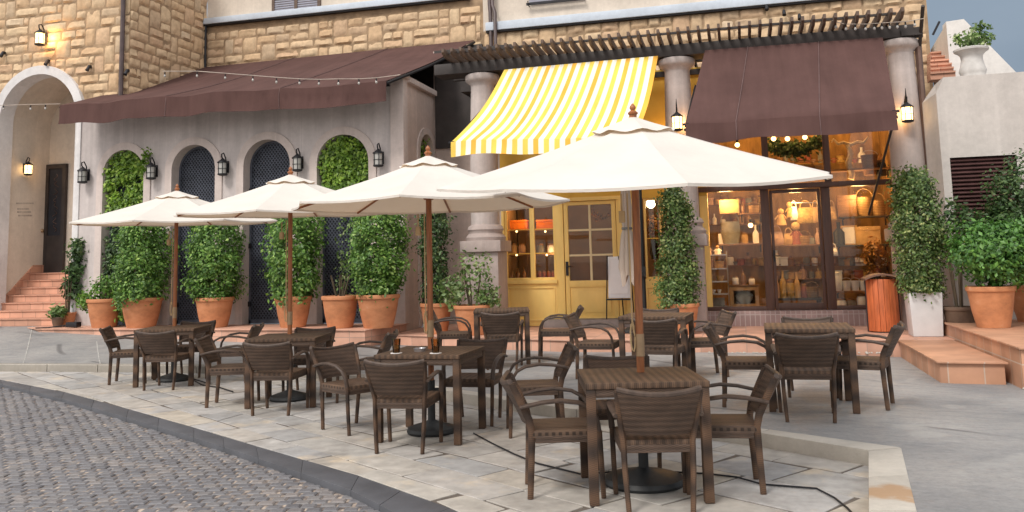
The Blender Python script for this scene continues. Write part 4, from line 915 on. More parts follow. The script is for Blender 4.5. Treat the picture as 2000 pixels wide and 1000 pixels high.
T1, T2, T3, T4, T5, T6, T7 = ('at the table under the leftmost umbrella', 'at the table under the second umbrella from left', 'at the table with two glasses', 'at the table under the nearest umbrella', 'at the table left of the yellow door', 'at the table below the easel', 'at the table near the orange bin')
CH = [(-7.28, 10.01, 10, 'wicker armchair seen from behind '+T1), (-8.18, 10.46, face(.9, .43), 'wicker armchair on the left side '+T1), (-7.74, 11.13, 195, 'wicker armchair on the far side '+T1), (-6.73, 10.62, face(-.95, -.3), 'wicker armchair on the right side '+T1),
 (-4.81, 8.49, 8, 'wicker armchair seen from behind '+T2), (-5.6, 8.87, face(.95, .3), 'wicker armchair on the left side '+T2), (-5.16, 9.78, 192, 'wicker armchair on the far side '+T2), (-4.25, 9.35, face(-.98, -.2), 'wicker armchair on the right side '+T2),
 (-2.77, 6.99, 5, 'wicker armchair seen from behind '+T3), (-3.58, 7.70, face(.87, -.49), 'wicker armchair turned askew on the left side '+T3), (-2.56, 8.2, 182, 'wicker armchair on the far side '+T3), (-1.86, 7.75, face(-.93, -.3), 'wicker armchair with open space on the right side '+T3),
 (-.60, 5.66, 13.5, 'wicker armchair seen from behind '+T4), (-1.22, 5.87, face(.96, .28), 'wicker armchair on the left side '+T4), (-.93, 6.72, 194, 'wicker armchair on the far side '+T4), (-.2, 6.14, face(-.99, -.1), 'wicker armchair on the right side '+T4),
 (-3.17, 11.5, 10, 'wicker armchair seen from behind '+T5), (-4.02, 12.0, face(.97, .26), 'wicker armchair in front of the pots '+T5), (-2.62, 12.35, face(-.97, -.15), 'wicker armchair on the right side '+T5),
 (-.93, 10.08, -8, 'wicker armchair seen from behind '+T6), (-1.73, 10.62, face(1, -.05), 'wicker armchair on the left side '+T6), (-1.1, 11.35, 178, 'wicker armchair on the far side '+T6), (-.52, 10.86, face(-.95, -.33), 'wicker armchair on the right side '+T6),
 (.49, 8.18, 0, 'wicker armchair seen from behind '+T7), (.0, 8.83, face(1, 0), 'wicker armchair on the left side '+T7), (.62, 9.5, 178, 'wicker armchair on the far side '+T7), (1.02, 8.88, face(-.95, .25), 'wicker armchair on the right side '+T7)]
for x, y, a, lab in CH: put('c', x, y, a, lab, settle(x, y))
bpy.context.view_layer.update()

# ------------------------------------------------------------------ umbrellas
RT = V((math.cos(YAW), math.sin(YAW), 0)); FW = V((-math.sin(YAW), math.cos(YAW), 0))
def umbrella(x, y, zr, rise, rad, tilt, roll, rot, label, lean=(0, 0), sleeve=True, bs=1.0):
    t = thing('market_umbrella', (x, y, .0), label, 'umbrella', 'cream parasols in a row over the tables')
    O = V((x, y, 0)); hub = V((x+lean[0], y+lean[1], zr+rise-.06)); n = 8
    TM = Matrix.Rotation(R(tilt), 3, RT) @ Matrix.Rotation(R(roll), 3, FW)
    def T(p): return hub+TM @ V(p)
    mb = MB(); mb.lathe([(.22*bs, 0), (.226*bs, .018), (.215*bs, .045), (.17*bs, .062), (.09, .085), (.05, .10), (.034, .11), (.034, .46)], O+V((0, 0, .004)), 28); mb.build('base', 'base', t)
    mb = MB(); mb.box(O+V((.045, 0, .38)), (.05, .03, .03)); mb.tube([O+V((.03, 0, .3)), O+V((.11, 0, .3))], .012, 6); mb.build('clamp_knob', 'base', t)
    mb = MB(); mb.tube([O+V((0, 0, .2)), O.lerp(hub, .5)+V((0, 0, .05)), hub+V((0, 0, .05))], .027, 12); mb.build('pole', 'pole', t)
    if sleeve: mb = MB(); c = O+(hub-O)*(.92/hub.z); mb.tube([c-V((0, 0, .07)), c+V((0, 0, .08))], .031, 10); mb.build('joint_sleeve', 'brass', t)
    rib = [V((math.cos(math.pi*2*k/n+R(rot)), math.sin(math.pi*2*k/n+R(rot)), 0)) for k in range(n)]
    zz = lambda f: -rise*(f**.93)-.01*math.sin(f*math.pi)
    mb = MB(); NR, NS = 12, 6; r0 = .10
    for k in range(n):
        a, b = rib[k], rib[(k+1) % n]; P = []
        for i in range(NR+1):
            f = r0+(1-r0)*i/NR; row = []
            for j in range(NS+1):
                s = j/NS; q = math.sin(math.pi*s); d = a.lerp(b, s)*(1-.022*q*f*f); row.append(T(V((d.x*f*rad, d.y*f*rad, zz(f)-.055*q*f*(1-f*.7)+.006*math.sin(i*.9+k)*q))))
            P.append(row)
        mb.grid(P)
        mb.grid([[p for p in P[-1]], [p+TM @ V((0, 0, -.018)) for p in P[-1]]])
    cp = mb.build('canopy', 'canvas', t, smooth=50)
    mb = MB()
    for k in range(n):
        a, b = rib[k], rib[(k+1) % n]; P = []
        for i in range(5):
            f = i/4*.215; row = []
            for j in range(NS+1):
                s = j/NS; q = math.sin(math.pi*s); d = a.lerp(b, s); row.append(T(V((d.x*f*rad, d.y*f*rad, zz(f)+.02+.010*(i/4)**3*math.cos(2*math.pi*s)))))
            P.append(row)
        mb.grid(P)
    mb.build('vent_cap', 'canvas', cp, smooth=50)
    mb = MB(); c = T((0, 0, .03)); mb.lathe([(.034, 0), (.036, .012), (.024, .022), (.014, .03), (.022, .042), (.023, .052), (.014, .066), (.006, .076), (.001, .08)], c, 14); mb.build('finial', 'pole', t)
    mb = MB(); c = T((0, 0, -.12)); mb.lathe([(.05, -.05), (.06, -.03), (.06, .03), (.045, .05)], c, 14); mb.build('hub', 'pole', t)
    rz = zr-.06-hub.z; c2 = V((0, 0, rz+.08))
    mb = MB(); mb.lathe([(.045, -.04), (.056, -.02), (.056, .04), (.045, .05)], hub.lerp(O, -(rz+.08)/hub.z), 14); mb.build('runner', 'pole', t)
    for k in range(n):
        a = rib[k]; rm_ = rad*.985
        mb = MB(); mb.tube([T((a.x*.05, a.y*.05, -.1)), T((a.x*rm_*.5, a.y*rm_*.5, zz(.5)-.022)), T((a.x*rm_, a.y*rm_, zz(1)-.012))], .011, 6); rb = mb.build('rib', 'pole', t)
        mb = MB(); mb.tube([hub.lerp(O, -(rz+.08)/hub.z)+a*.05, T((a.x*rm_*.52, a.y*rm_*.52, zz(.52)-.03))], .0095, 6); mb.build('strut', 'pole', rb)
    mb = MB(); c = O+V((-.04*RT.x, -.04*RT.y, 0))-FW*.02; loop = [c+RT*(.016*math.cos(q*.7))+V((0, 0, .98+.1*math.sin(q*.7))) for q in range(10)]; mb.tube([c+V((0, 0, zr-.15)), c+V((0, 0, 1.06))]+loop, .006, 5)
    mb.tube([hub.lerp(O, .2)-RT*.1+V((0, 0, -.03)), hub.lerp(O, .2)-RT*.1+V((0, 0, -.15))], .007, 5); mb.box(hub.lerp(O, .2)-RT*.1+V((0, 0, -.19)), (.04, .04, .08)); mb.build('pulley_cord', 'rope', t)
    return t
umbrella(-7.66, 10.66, 2.24, .43, 1.42, 1.4, .3, 14.5, 'leftmost cream parasol, smallest and farthest in the row')
umbrella(-5.12, 9.27, 2.21, .44, 1.38, 1.7, .1, 14.5, 'second cream parasol from the left, before the vine arch')
umbrella(-2.79, 7.63, 2.125, .44, 1.31, .3, -.2, 10, 'cream parasol with its tan underside and ribs showing')
umbrella(-.72, 6.12, 2.12, .435, 1.40, 6.0, -.9, 18, 'nearest and largest looking cream parasol, over the front table', lean=(.03, -.03), bs=1.22)

# folded side-post parasol by the yellow door
p = at(1259, 600, 14.9); q = at(1223, 400, 14.9); X_, Y_ = p.x, 14.9
fu_ = thing('folded_umbrella', (X_, Y_, .285), 'grey post parasol folded shut with its beige canopy hanging by the yellow door', 'umbrella')
mb = MB(); mb.box((X_, Y_, .31), (.7, .7, .05)); mb.build('base', 'base', fu_, bevel=.01)
mb = MB(); mb.tube([(X_, Y_, .33), (X_, Y_, 3.05)], .036, 10); mb.build('post', 'steel_dark', fu_)
mb = MB(); mb.tube([(X_, Y_, 2.95), (X_-.2, Y_-.02, 3.1), (q.x, Y_-.03, 2.95)], .03, 8); mb.build('arm', 'steel_dark', fu_)
hz = at(1259, 530, 14.9).z; mb = MB(); mb.box((X_, Y_-.05, hz), (.1, .07, .16)); mb.tube([(X_, Y_-.09, hz), (X_, Y_-.16, hz), (X_+.05, Y_-.16, hz-.09)], .012, 6); mb.build('crank', 'steel_dark', fu_)
mb = MB(); zt_, zb_ = 2.9, at(1225, 548, 14.9).z; prof = [(0, .05), (.1, .08), (.3, .10), (.45, .09), (.5, .075), (.56, .11), (.75, .155), (.88, .175), (1, .14)]; P = []
for f, r in prof:
    row = []
    for j in range(49):
        a = 2*math.pi*j/48; k = .55+.45*abs(math.cos(a*4+.4)); row.append(V((q.x+r*k*math.cos(a), Y_-.03+r*k*math.sin(a)*.8, zt_+(zb_-zt_)*f+(.1*math.cos(a*4)*(f > .95)))))
    P.append(row)
mb.grid(P); fc = mb.build('canopy', 'canvas_old', fu_)
mb = MB(); mb.lathe([(.088, -.02), (.094, 0), (.088, .02)], (q.x, Y_-.03, zt_+(zb_-zt_)*.5), 16); mb.build('strap', 'grey_cloth', fc)

# ------------------------------------------------------------------ things on the table and ground
for px, py, lab in ((774, 690, 'empty tinted drinking glass on the table, left of the ashtray'), (851, 690, 'drinking glass beside the parasol pole on the table')):
    c = gp(px, py, .742); g = thing('drinking_glass', c, lab, 'glass', 'glasses on the table')
    mb = MB(); mb.lathe([(.03, .004), (.034, .05), (.04, .125), (.037, .125), (.031, .05), (.026, .01), (.001, .01)], c, 18); mb.build('tumbler', glass('tumbler', (.75, .62, .45), 1.3), g)
    mb = MB(); mb.lathe([(.001, 0), (.052, .0), (.052, .004), (.001, .004)], c, 18); mb.build('coaster', 'paper', g)
c = gp(820, 686, .742); mb = MB(); mb.lathe([(.05, 0), (.058, .028), (.053, .028), (.045, .008), (.001, .008)], c, 20); mb.build('ashtray', 'chrome', loc=c, **tagp('small shiny metal ashtray between the two glasses', 'ashtray'))
mb = MB(); pts = [gp(*q, .012) for q in ((925, 846), (960, 865), (1005, 887), (1050, 905), (1095, 916), (1135, 926), (1190, 922), (1250, 915), (1320, 922), (1380, 925), (1440, 932), (1490, 946), (1545, 950), (1595, 954), (1630, 972), (1655, 992), (1690, 1030))]; mb.tube(pts, .0065, 6)
mb.build('power_cable', 'iron', loc=pts[6], **tagp('black power cable trailing across the flagstones to the lower right', 'cable'))
mb = MB(); pts = [gp(*q, .012) for q in ((405, 748), (370, 738), (395, 752), (430, 757), (455, 765))]; mb.tube(pts, .008, 6); mb.build('power_cable', 'iron', loc=pts[0], **tagp('short loop of black cable beside the leftmost parasol base', 'cable'))
c = gp(135, 640, .42); fl_ = thing('floodlight', c, 'small black floodlight lying at the left corner of the pavilion', 'floodlight')
mb = MB(); mb.box(c+V((.1, 0, .06)), (.26, .14, .1)); mb.build('body', 'iron', fl_, bevel=.015); mb = MB(); mb.tube([c+V((-.03, 0, .05)), c+V((-.4, -.1, .012)), c+V((-.62, -.2, .012))], .012, 6); mb.build('cord', 'iron', fl_)

# easel board
c = gp(1207, 622, .43); c.y = 15.98; c.x = at(1207, 560, 15.95).x; e = thing('easel_board', (c.x, c.y, .43), 'white board standing on a black easel beside the yellow door', 'easel')
b0, b1 = at(1189, 583, 15.9), at(1229, 500, 15.9); wd = b1.x-b0.x
mb = MB(); mtl = Matrix.Rotation(R(-8), 3, 'X'); mb.box(((b0.x+b1.x)/2, 15.93, (b0.z+b1.z)/2), (wd, .02, b1.z-b0.z), mtl); bo = mb.build('board', 'white', e, bevel=.004)
mb = MB(); mb.box(((b0.x+b1.x)/2, 15.912, (b0.z+b1.z)/2+.02), (wd*.82, .006, (b1.z-b0.z)*.84), mtl); mb.build('sheet', 'paper', bo)
mb = MB(); mb.b2((b0.x-.04, 15.83, b0.z-.03), (b1.x+.04, 15.9, b0.z-.005)); mb.build('tray', 'iron', e)
for a, b in (((b0.x-.0, 15.9, b1.z+.02), (b0.x-.05, 15.88, .43)), ((b1.x, 15.9, b1.z+.02), (b1.x+.05, 15.88, .43)), (((b0.x+b1.x)/2, 15.95, b1.z), ((b0.x+b1.x)/2+.03, 16.12, .43))): mb = MB(); mb.tube([a, b], .012, 6); mb.build('leg', 'iron', e)

# wooden litter bin
ba, bb = at(1690, 545, 14.75), at(1751, 545, 14.75); cx = (ba.x+bb.x)/2; hw = (bb.x-ba.x)/2; bz1 = ba.z; bn = thing('litter_bin', (cx, 14.75, .285), 'orange stained wooden slat litter bin with a curved brown lid', 'litter bin')
mb = MB(); n = 18
for k in range(n):
    a = 2*math.pi*k/n; mtl = Matrix.Rotation(a+math.pi/2, 3, 'Z'); z0r = .0
    mb.box((cx+math.cos(a)*hw*.96, 14.75+math.sin(a)*hw*.9, (.3+bz1)/2), (2*math.pi*hw/n-.006, .022, bz1-.3), mtl)
mb.build('slats', 'bin_wood', bn, bevel=.003)
mb = MB(); mb.lathe([(hw*.85, .29), (hw*.85, bz1)], (cx, 14.75, 0), 20); mb.build('liner', 'dark_in', bn)
P = [[V((cx-hw*1.15+2.3*hw*i/14, 14.75-hw*1.12+2.24*hw*j/4, bz1+.01+.075*math.sin(math.pi*i/14)**.8)) for i in range(15)] for j in range(5)]
mb = MB(); mb.sheet(P, .028); mb.build('lid', 'bin_roof', bn)
mb = MB()
for sx in (-1, 1): mb.b2((cx+sx*hw*1.02-.012, 14.73, .29), (cx+sx*hw*1.02+.012, 14.77, bz1+.02))
mb.build('bracket', 'iron', bn)

# ------------------------------------------------------------------ plants in pots
def pot_mesh(c, rt, h, name, parent, mat='pot', rb=None):
    rb = rb or rt*.68; mb = MB(); mb.lathe([(rb, 0), (rb*1.02, .02), (rb+(rt-rb)*.5, h*.42), (rt*.95, h*.84), (rt*.955, h*.87), (rt*1.02, h*.885), (rt*1.03, h*.97), (rt, h), (rt*.9, h), (rt*.88, h*.93)], c, 28); p_ = mb.build(name, mat, parent)
    mb = MB(); mb.lathe([(.001, h*.93), (rt*.885, h*.93)], c, 20); mb.build('soil', 'soil', p_)
def potted(name, label, cat, c, rt, h, samplers, mat, n, size, group=None, potmat='pot', trunk=None, rb=None, clumps=80, cr=.1, jitter=.9):
    t = thing(name, c, label, cat, group); pot_mesh(V(c), rt, h, 'pot', t, potmat, rb)
    mb = MB()
    for s in samplers: leaves(mb, s, n//len(samplers), size, clumps=clumps, cr=cr, jitter=jitter)
    mb.build('foliage', mat, t, smooth=0)
    mb = MB(); c = V(c); random.seed(sum(map(ord, label)))
    sh = max(q.z for q in [s()[0] for s in samplers for _ in range(30)])-c.z-h
    for k in range(trunk or 4):
        a = random.uniform(0, 6.28); r_ = rt*.35; mb.tube([c+V((math.cos(a)*r_*.5, math.sin(a)*r_*.5, h*.9)), c+V((math.cos(a)*r_, math.sin(a)*r_, h+sh*.3)), c+V((math.cos(a)*r_*1.5, math.sin(a)*r_*1.5, h+sh*.7))], [.018, .014, .006], 5)
    mb.build('stem', 'stem', t)
    return t
PG = 'big terracotta pots with clipped shrubs against the pavilion'
def cs(c, h, w0, w1, H, bul=.05, sx=1): return col_sampler((c[0], c[1], c[2]+h*.92), w0, w1, H, bul, sx)
c1 = V((-11.42, 14.86, .417)); potted('potted_shrub', 'tall oval shrub in the second terracotta pot from the left, wider pot', 'potted plant', c1, .39, .57, [cs(c1, .57, .5, .5, 1.6, .16)], 'leaf', 10500, .064, PG)
c2 = V((-9.75, 14.78, .417)); potted('potted_shrub', 'tall squared shrub in a terracotta pot before the second arch', 'potted plant', c2, .355, .56, [cs(c2, .56, .46, .5, 1.6, .08)], 'leaf', 10500, .064, PG)
c3 = V((-8.04, 14.68, .417)); potted('potted_shrub', 'shaggy shrub in a terracotta pot between the second and third parasol poles', 'potted plant', c3, .335, .56, [cs(c3, .56, .42, .62, 1.6, .1)], 'leaf', 8500, .07, PG)
c5 = V((-6.24, 14.42, .417)); potted('potted_shrub', 'dense round-topped bright shrub in the pot at the pavilion corner', 'potted plant', c5, .375, .575, [cs(c5, .575, .45, .55, 1.6, .1)], 'leaf', 11000, .064, PG)
c0 = V((-12.33, 14.93, .417)); potted('potted_shrub', 'leftmost terracotta pot with a low straggly plant', 'potted plant', c0, .335, .56, [ball_sampler(c0+V((.0, 0, .75)), .38, .3, .3), ball_sampler(c0+V((-.38, -.1, .52)), .16, .2, .2), ball_sampler(c0+V((.45, .05, .5)), .14, .2, .45)], 'leaf', 1100, .085, clumps=30)
c4 = V((-6.98, 14.44, .417)); potted('potted_shrub', 'terracotta pot with only thin bare stems, left of the corner shrub', 'potted plant', c4, .325, .565, [ball_sampler(c4+V((0, .1, .9)), .25, .15, .35)], 'leaf_pale', 70, .06, trunk=9, clumps=8)
c6 = V((-5.28, 14.75, .285)); potted('potted_shrub', 'narrow ivy column in a terracotta pot right of the pavilion corner', 'potted plant', c6, .28, .53, [cs(c6, .5, .24, .27, 1.9, .03)], 'leaf_dark', 4500, .062)
c7 = at(924, 640, 14.5); c7.z = .285; potted('potted_shrub', 'loose pale leafed bush in a pot before the column pedestal', 'potted plant', c7, .33, .5, [ball_sampler(c7+V((.05, -.05, 1.05)), .42, .3, .45), ball_sampler(c7+V((-.3, -.1, .75)), .32, .3, .3), ball_sampler(c7+V((.3, -.05, .62)), .22, .2, .18)], 'leaf_pale', 900, .085, clumps=40, cr=.09)
c8 = at(1329, 636, 14.45); c8.z = .285; potted('potted_shrub', 'tall tapering cone topiary in a wide pot between the two shops', 'potted plant', c8, .31, .49, [cs(c8, .47, .40, .2, 1.98, .04)], 'leaf_box', 9000, .055, clumps=110, cr=.08)
c9 = V((3.19, 13.0, .485)); potted('potted_shrub', 'broad bright green bush in the largest pot at the right edge', 'potted plant', c9, .295, .54, [ball_sampler(c9+V((.1, .05, .98)), .66, .6, .48), ball_sampler(c9+V((.5, .1, 1.0)), .45, .5, .45)], 'leaf_bright', 13000, .064, rb=.2, clumps=130)
ca_ = V((2.54, 14.05, .285)); sq = thing('potted_shrub', ca_, 'tall clipped topiary in a square white planter beside the bin', 'potted plant')
mb = MB(); zt_ = .63; w0, w1 = .20, .225
mb.add([(ca_.x-w0, ca_.y-w0, .285), (ca_.x+w0, ca_.y-w0, .285), (ca_.x+w0, ca_.y+w0, .285), (ca_.x-w0, ca_.y+w0, .285), (ca_.x-w1, ca_.y-w1, .285+zt_), (ca_.x+w1, ca_.y-w1, .285+zt_), (ca_.x+w1, ca_.y+w1, .285+zt_), (ca_.x-w1, ca_.y+w1, .285+zt_)], [(0, 3, 2, 1), (0, 1, 5, 4), (1, 2, 6, 5), (2, 3, 7, 6), (3, 0, 4, 7), (4, 5, 6, 7)]); mb.build('planter', 'planter_white', sq, bevel=.012)
mb = MB(); leaves(mb, col_sampler((ca_.x, ca_.y, .9), .36, .30, 1.78, .1), 12000, .052, clumps=170, cr=.08); mb.build('foliage', 'leaf_box', sq, smooth=0)
mb = MB(); mb.tube([(ca_.x, ca_.y, .9), (ca_.x, ca_.y, 2.2)], .03, 6); mb.build('stem', 'stem', sq)
cb_ = V((3.0, 13.95, .285)); potted('potted_shrub', 'thin dark leafed shrub in a weathered wooden tub behind the white planter', 'potted plant', cb_, .225, .42, [ball_sampler(cb_+V((.0, 0, 1.55)), .24, .22, .6), ball_sampler(cb_+V((.22, .1, 1.6)), .3, .25, .4)], 'leaf_dark', 620, .075, potmat='planter_wood', trunk=5, clumps=50, cr=.07)
cc_ = V((3.95, 13.95, .485)); potted('potted_shrub', 'dark tall bush rising behind the bright green bush at right', 'potted plant', cc_, .3, .5, [ball_sampler(cc_+V((0, 0, 1.6)), .58, .55, .95), ball_sampler(cc_+V((-.3, -.1, 1.25)), .34, .3, .5)], 'leaf_dark', 8000, .062, clumps=120)
cd_ = V((4.0, 12.3, .485)); potted('potted_shrub', 'low pale plant half cut off at the right picture edge', 'potted plant', cd_, .2, .25, [ball_sampler(cd_+V((-.15, 0, .45)), .3, .25, .4)], 'leaf_pale', 500, .07, clumps=30)
ce_ = gp(122, 634, .42); ce_ = V((-13.62, 15.3, .42)); ce_.x = at(133, 600, 15.25).x; ce_.y = 15.25
potted('potted_shrub', 'dark fir-like shrub in a pot at the foot of the entrance stairs', 'potted plant', ce_, .16, .28, [ball_sampler(ce_+V((.02, .1, .75)), .26, .2, .28), ball_sampler(ce_+V((.06, .1, 1.15)), .2, .18, .22), ball_sampler(ce_+V((.1, .1, 1.55)), .13, .14, .3)], 'leaf_dark', 1300, .1, clumps=40, cr=.08)
cf_ = V((ce_.x-.0, 14.98, .42)); potted('potted_shrub', 'small grassy plant in a brown pot below the fir-like shrub', 'potted plant', cf_, .12, .2, [ball_sampler(cf_+V((0, 0, .3)), .17, .16, .15)], 'leaf_pale', 350, .09, potmat='planter_wood', clumps=20, cr=.05)
# creepers in the arches
def ivy(label, cu, hw, z0, z1, zs, y, n, mat, spill=None):
    def f():
        for _ in range(60):
            u, z = random.uniform(-hw, hw), random.uniform(z0, z1)
            if (z < zs or math.hypot(u, z-zs) < hw) and noise.noise(V((u*2.5+cu, z*2.0, 1))) > -.28-.5*((z-z0)/(z1-z0)): break
        return V((cu+u, y-.02-random.random()*.13, z)), V((0, -1, .15))
    mb = MB(); leaves(mb, f, n, .085, clumps=130, cr=.07, jitter=.75)
    if spill:
        leaves(mb, ball_sampler(spill, .13, .06, .3), 160, .07, clumps=14, cr=.05)
    o = mb.build('climbing_vine', mat, loc=(cu, y, z0), smooth=0, **tagp(label, 'vine'))
ivy('bright green vine filling the top of the leftmost arch', -12.34, .47, 2.5, 4.03, 3.53, WY0+.17, 2600, 'leaf_ivy', spill=(-11.75, 15.3, 3.75))  # brighter greens come from the leaf material itself
ivy('thick green vine filling the top of the fourth arch behind the parasols', -7.38, .52, 2.75, 4.05, 3.5, WY0+.17, 3000, 'leaf_ivy')
ivy('sparse thin vine hanging on the dark lattice of the fourth arch', -7.2, .35, .9, 2.75, 2.5, WY0+.18, 330, 'leaf_pale')
ivy('dark creeper growing low inside the leftmost arch', -12.5, .33, .5, 2.4, 2.1, WY0+.16, 900, 'leaf_dark')
def ivs():
    return V((WX1-.05-random.random()*.12, SIDEC+random.uniform(-.36, .36), SZT-.12-random.random()**1.3*1.6)), V((1, 0, .1))
mb = MB(); leaves(mb, ivs, 900, .08, clumps=60, cr=.07); mb.build('climbing_vine', 'leaf_ivy', loc=(WX1, SIDEC, 2.3), smooth=0, **tagp('vine inside the small arch on the side wall of the pavilion', 'vine'))
# urn on the white wall
u0 = at(1900, 139, 14.9); u0.z = wtz; ur = thing('stone_urn', u0, 'weathered stone urn with a bushy plant on the white wall', 'urn planter')
mb = MB(); mb.lathe([(.17, 0), (.18, .03), (.175, .05), (.185, .08), (.20, .12), (.175, .2), (.155, .3), (.16, .36), (.2, .41), (.25, .44), (.255, .47), (.24, .48), (.2, .45), (.001, .44)], u0, 26); mb.build('urn', 'urn', ur)
mb = MB(); leaves(mb, ball_sampler(u0+V((0, 0, .62)), .27, .24, .17), 380, .07, clumps=24, cr=.05); leaves(mb, ball_sampler(u0+V((.12, 0, .74)), .2, .14, .2), 110, .075, clumps=9, cr=.04); leaves(mb, ball_sampler(u0+V((.25, 0, .62)), .12, .14, .1), 60, .075, clumps=6, cr=.04); mb.build('foliage', 'leaf_pale', ur, smooth=0)

# ------------------------------------------------------------------ lanterns and small lights
def lantern(p, nrm, label, lit, group, s=1.0, spike=False, sd=1):
    nrm = V(nrm).normalized(); c = V(p)+nrm*.15*s; t = thing('wall_lantern', V(p), label, 'wall lantern', group)
    mb = MB(); a = V(p)+V((0, 0, .08*s)); up = V((0, 0, 1))
    mtl = Matrix.Rotation(math.atan2(nrm.y, nrm.x)+math.pi/2, 3, 'Z')
    mb.box(V(p)+nrm*.012+V((0, 0, .02)), (.11*s, .024, .24*s), mtl); mb.build('backplate', 'iron', t, bevel=.006)
    mb = MB(); mb.tube([V(p)+nrm*.02+V((0, 0, .05*s)), V(p)+nrm*.05*s+V((0, 0, .2*s)), c-nrm*.03*s+V((0, 0, .29*s)), c+nrm*.04*s+V((0, 0, .26*s)), c+nrm*.03*s+V((0, 0, .2*s)), c+V((0, 0, .17*s))], .013*s, 6); mb.build('bracket', 'iron', t)
    mb = MB(); mb.lathe([(.02*s, .18*s), (.03*s, .165*s), (.06*s, .14*s), (.105*s, .105*s), (.11*s, .09*s), (.09*s, .085*s)], c, 18)
    if spike: mb.lathe([(.016, .17*s), (.012, .3*s), (.004, .42*s)], c, 8)
    mb.build('cap', 'iron', t)
    mb = MB(); mb.lathe([(.08*s, -.13*s), (.085*s, .085*s)], c, 16)
    mb.build('lamp_glass', 'glow' if lit else 'frosted', t)
    mb = MB(); mb.lathe([(.05*s, -.17*s), (.095*s, -.155*s), (.098*s, -.13*s), (.08*s, -.125*s)], c, 18)
    for k in range(6):
        a = k*math.pi/3; d = V((math.cos(a), math.sin(a), 0))*.089*s; mb.tube([c+d+V((0, 0, -.14*s)), c+d+V((0, 0, .095*s))], .007*s, 5)
    mb.tube([c+V((.091*s*math.cos(q*.4), .091*s*math.sin(q*.4), -.03*s)) for q in range(17)], .005*s, 5); mb.build('cage', 'iron', t)
    if lit: lamp('lantern_light', 'POINT', V(p)+nrm*.1*s+V((.13*s*sd, 0, -.02)), lit, (1, .52, .18), .05)
LG = 'black wall lanterns between the arches'
for px, py, lab in ((170, 345, 'unlit black wall lantern left of the leftmost arch'), (303, 335, 'unlit black wall lantern between the first and second arch'), (442, 328, 'unlit black wall lantern between the second and third arch'), (587, 318, 'unlit black wall lantern between the third arch and the vine arch'), (744, 307, 'unlit black wall lantern on the pavilion corner')):
    p = at(px, py, WY0-.02); lantern((p.x, WY0, 3.52), (0, -1, 0), lab, 0, LG)
p = at(86, 78, TY-.1); lantern((p.x, TY-.06, p.z+.02), (0, -1, 0), 'lit globe lantern on the rough stone wall above the entrance arch', 9, 'lit lanterns', 1.05)
p = atx(55, 330, PXL+.1); lantern((PXL+.005, p.y, p.z), (1, -.25, 0), 'lit lantern on the cream wall inside the entrance arch', 3.5, 'lit lanterns', .9)
p = at(1316, 240, CYc-.3); lantern((CX[1][0]-.02, CYc-.25, p.z), (0.05, -1, 0), 'lit lantern on the middle column behind the nearest parasol', 3.5, 'lit lanterns', .95, True)
p = at(1768, 222, CYc-.3); lantern((p.x, CYc-.25, p.z), (0.1, -1, 0), 'lit lantern on the right column beside the white wall', 3.5, 'lit lanterns', .95, True, -1)
for i, (px, py, Yp) in enumerate(((8, 106, TY-.05), (95, 122, TY-.05), (176, 133, TY-.05), (250, 141, TY-.05), (1497, 15, UY-.25), (1531, 25, UY-.25), (1561, 33, UY-.25))):
    p = at(px, py, Yp); t = thing('spotlight', p, ('small black spotlight '+['at the far left on the stone wall', 'just over the keystone of the white arch', 'right of the white arch on the stone wall', 'beside the stone wall corner and pipe', 'high above the pergola, leftmost of three', 'above the pergola, middle of three', 'above the pergola, rightmost of three'][i]), 'spotlight', 'small spotlights on the stone walls')
    mb = MB(); mb.tube([p+V((0, -.03, .03)), p+V((0, -.09, -.07))], [.032, .04], 10); mb.build('head', 'iron', t); mb = MB(); mb.b2(p+V((-.02, -.04, .0)), p+V((.02, .03, .06))); mb.build('bracket', 'iron', t)
def strand(label, pts, bulbs):
    t = thing('string_light', pts[0], label, 'string lights', 'strings of bulbs'); mb = MB(); mb.tube(pts, .007, 5); mb.build('wire', 'grey_text', t)
    for b in bulbs:
        b = V(b); mb = MB(); mb.tube([b, b-V((0, 0, .05))], .013, 6); k = mb.build('socket', 'iron', t); mb = MB(); mb.ball(b-V((0, 0, .072)), .022, 6, 1.3); mb.build('bulb', 'lamp_bulb', k)
tb = NT('lamp_bulb'); M['lamp_bulb'] = tb.fin((.42, .40, .38), .1)
Yw_ = 14.35
strand('string of clear bulbs drooping along the front of the long brown awning', [at(*q, Yw_) for q in ((318, 139), (385, 139), (440, 143), (490, 147), (540, 151), (585, 154), (625, 155), (660, 154), (700, 154), (735, 152), (782, 146))], [at(*q, Yw_) for q in ((322, 141), (385, 141), (440, 145), (494, 149), (540, 153), (585, 155), (623, 156), (661, 156), (701, 155), (735, 153))])
strand('string of small bulbs hanging across the white entrance arch', [at(*q, 14.6) for q in ((-80, 214), (0, 206), (60, 204), (118, 203))], [at(*q, 14.6) for q in ((7, 206), (60, 206), (89, 205))])
strand('string of bulbs hung under the right end of the pergola', [at(*q, 14.7) for q in ((1625, 40), (1650, 47), (1690, 47), (1735, 44), (1770, 42), (1805, 36))], [at(*q, 14.7) for q in ((1632, 44), (1652, 48), (1670, 48), (1690, 48), (1707, 47), (1722, 46), (1737, 45), (1752, 44), (1768, 43), (1786, 40))])
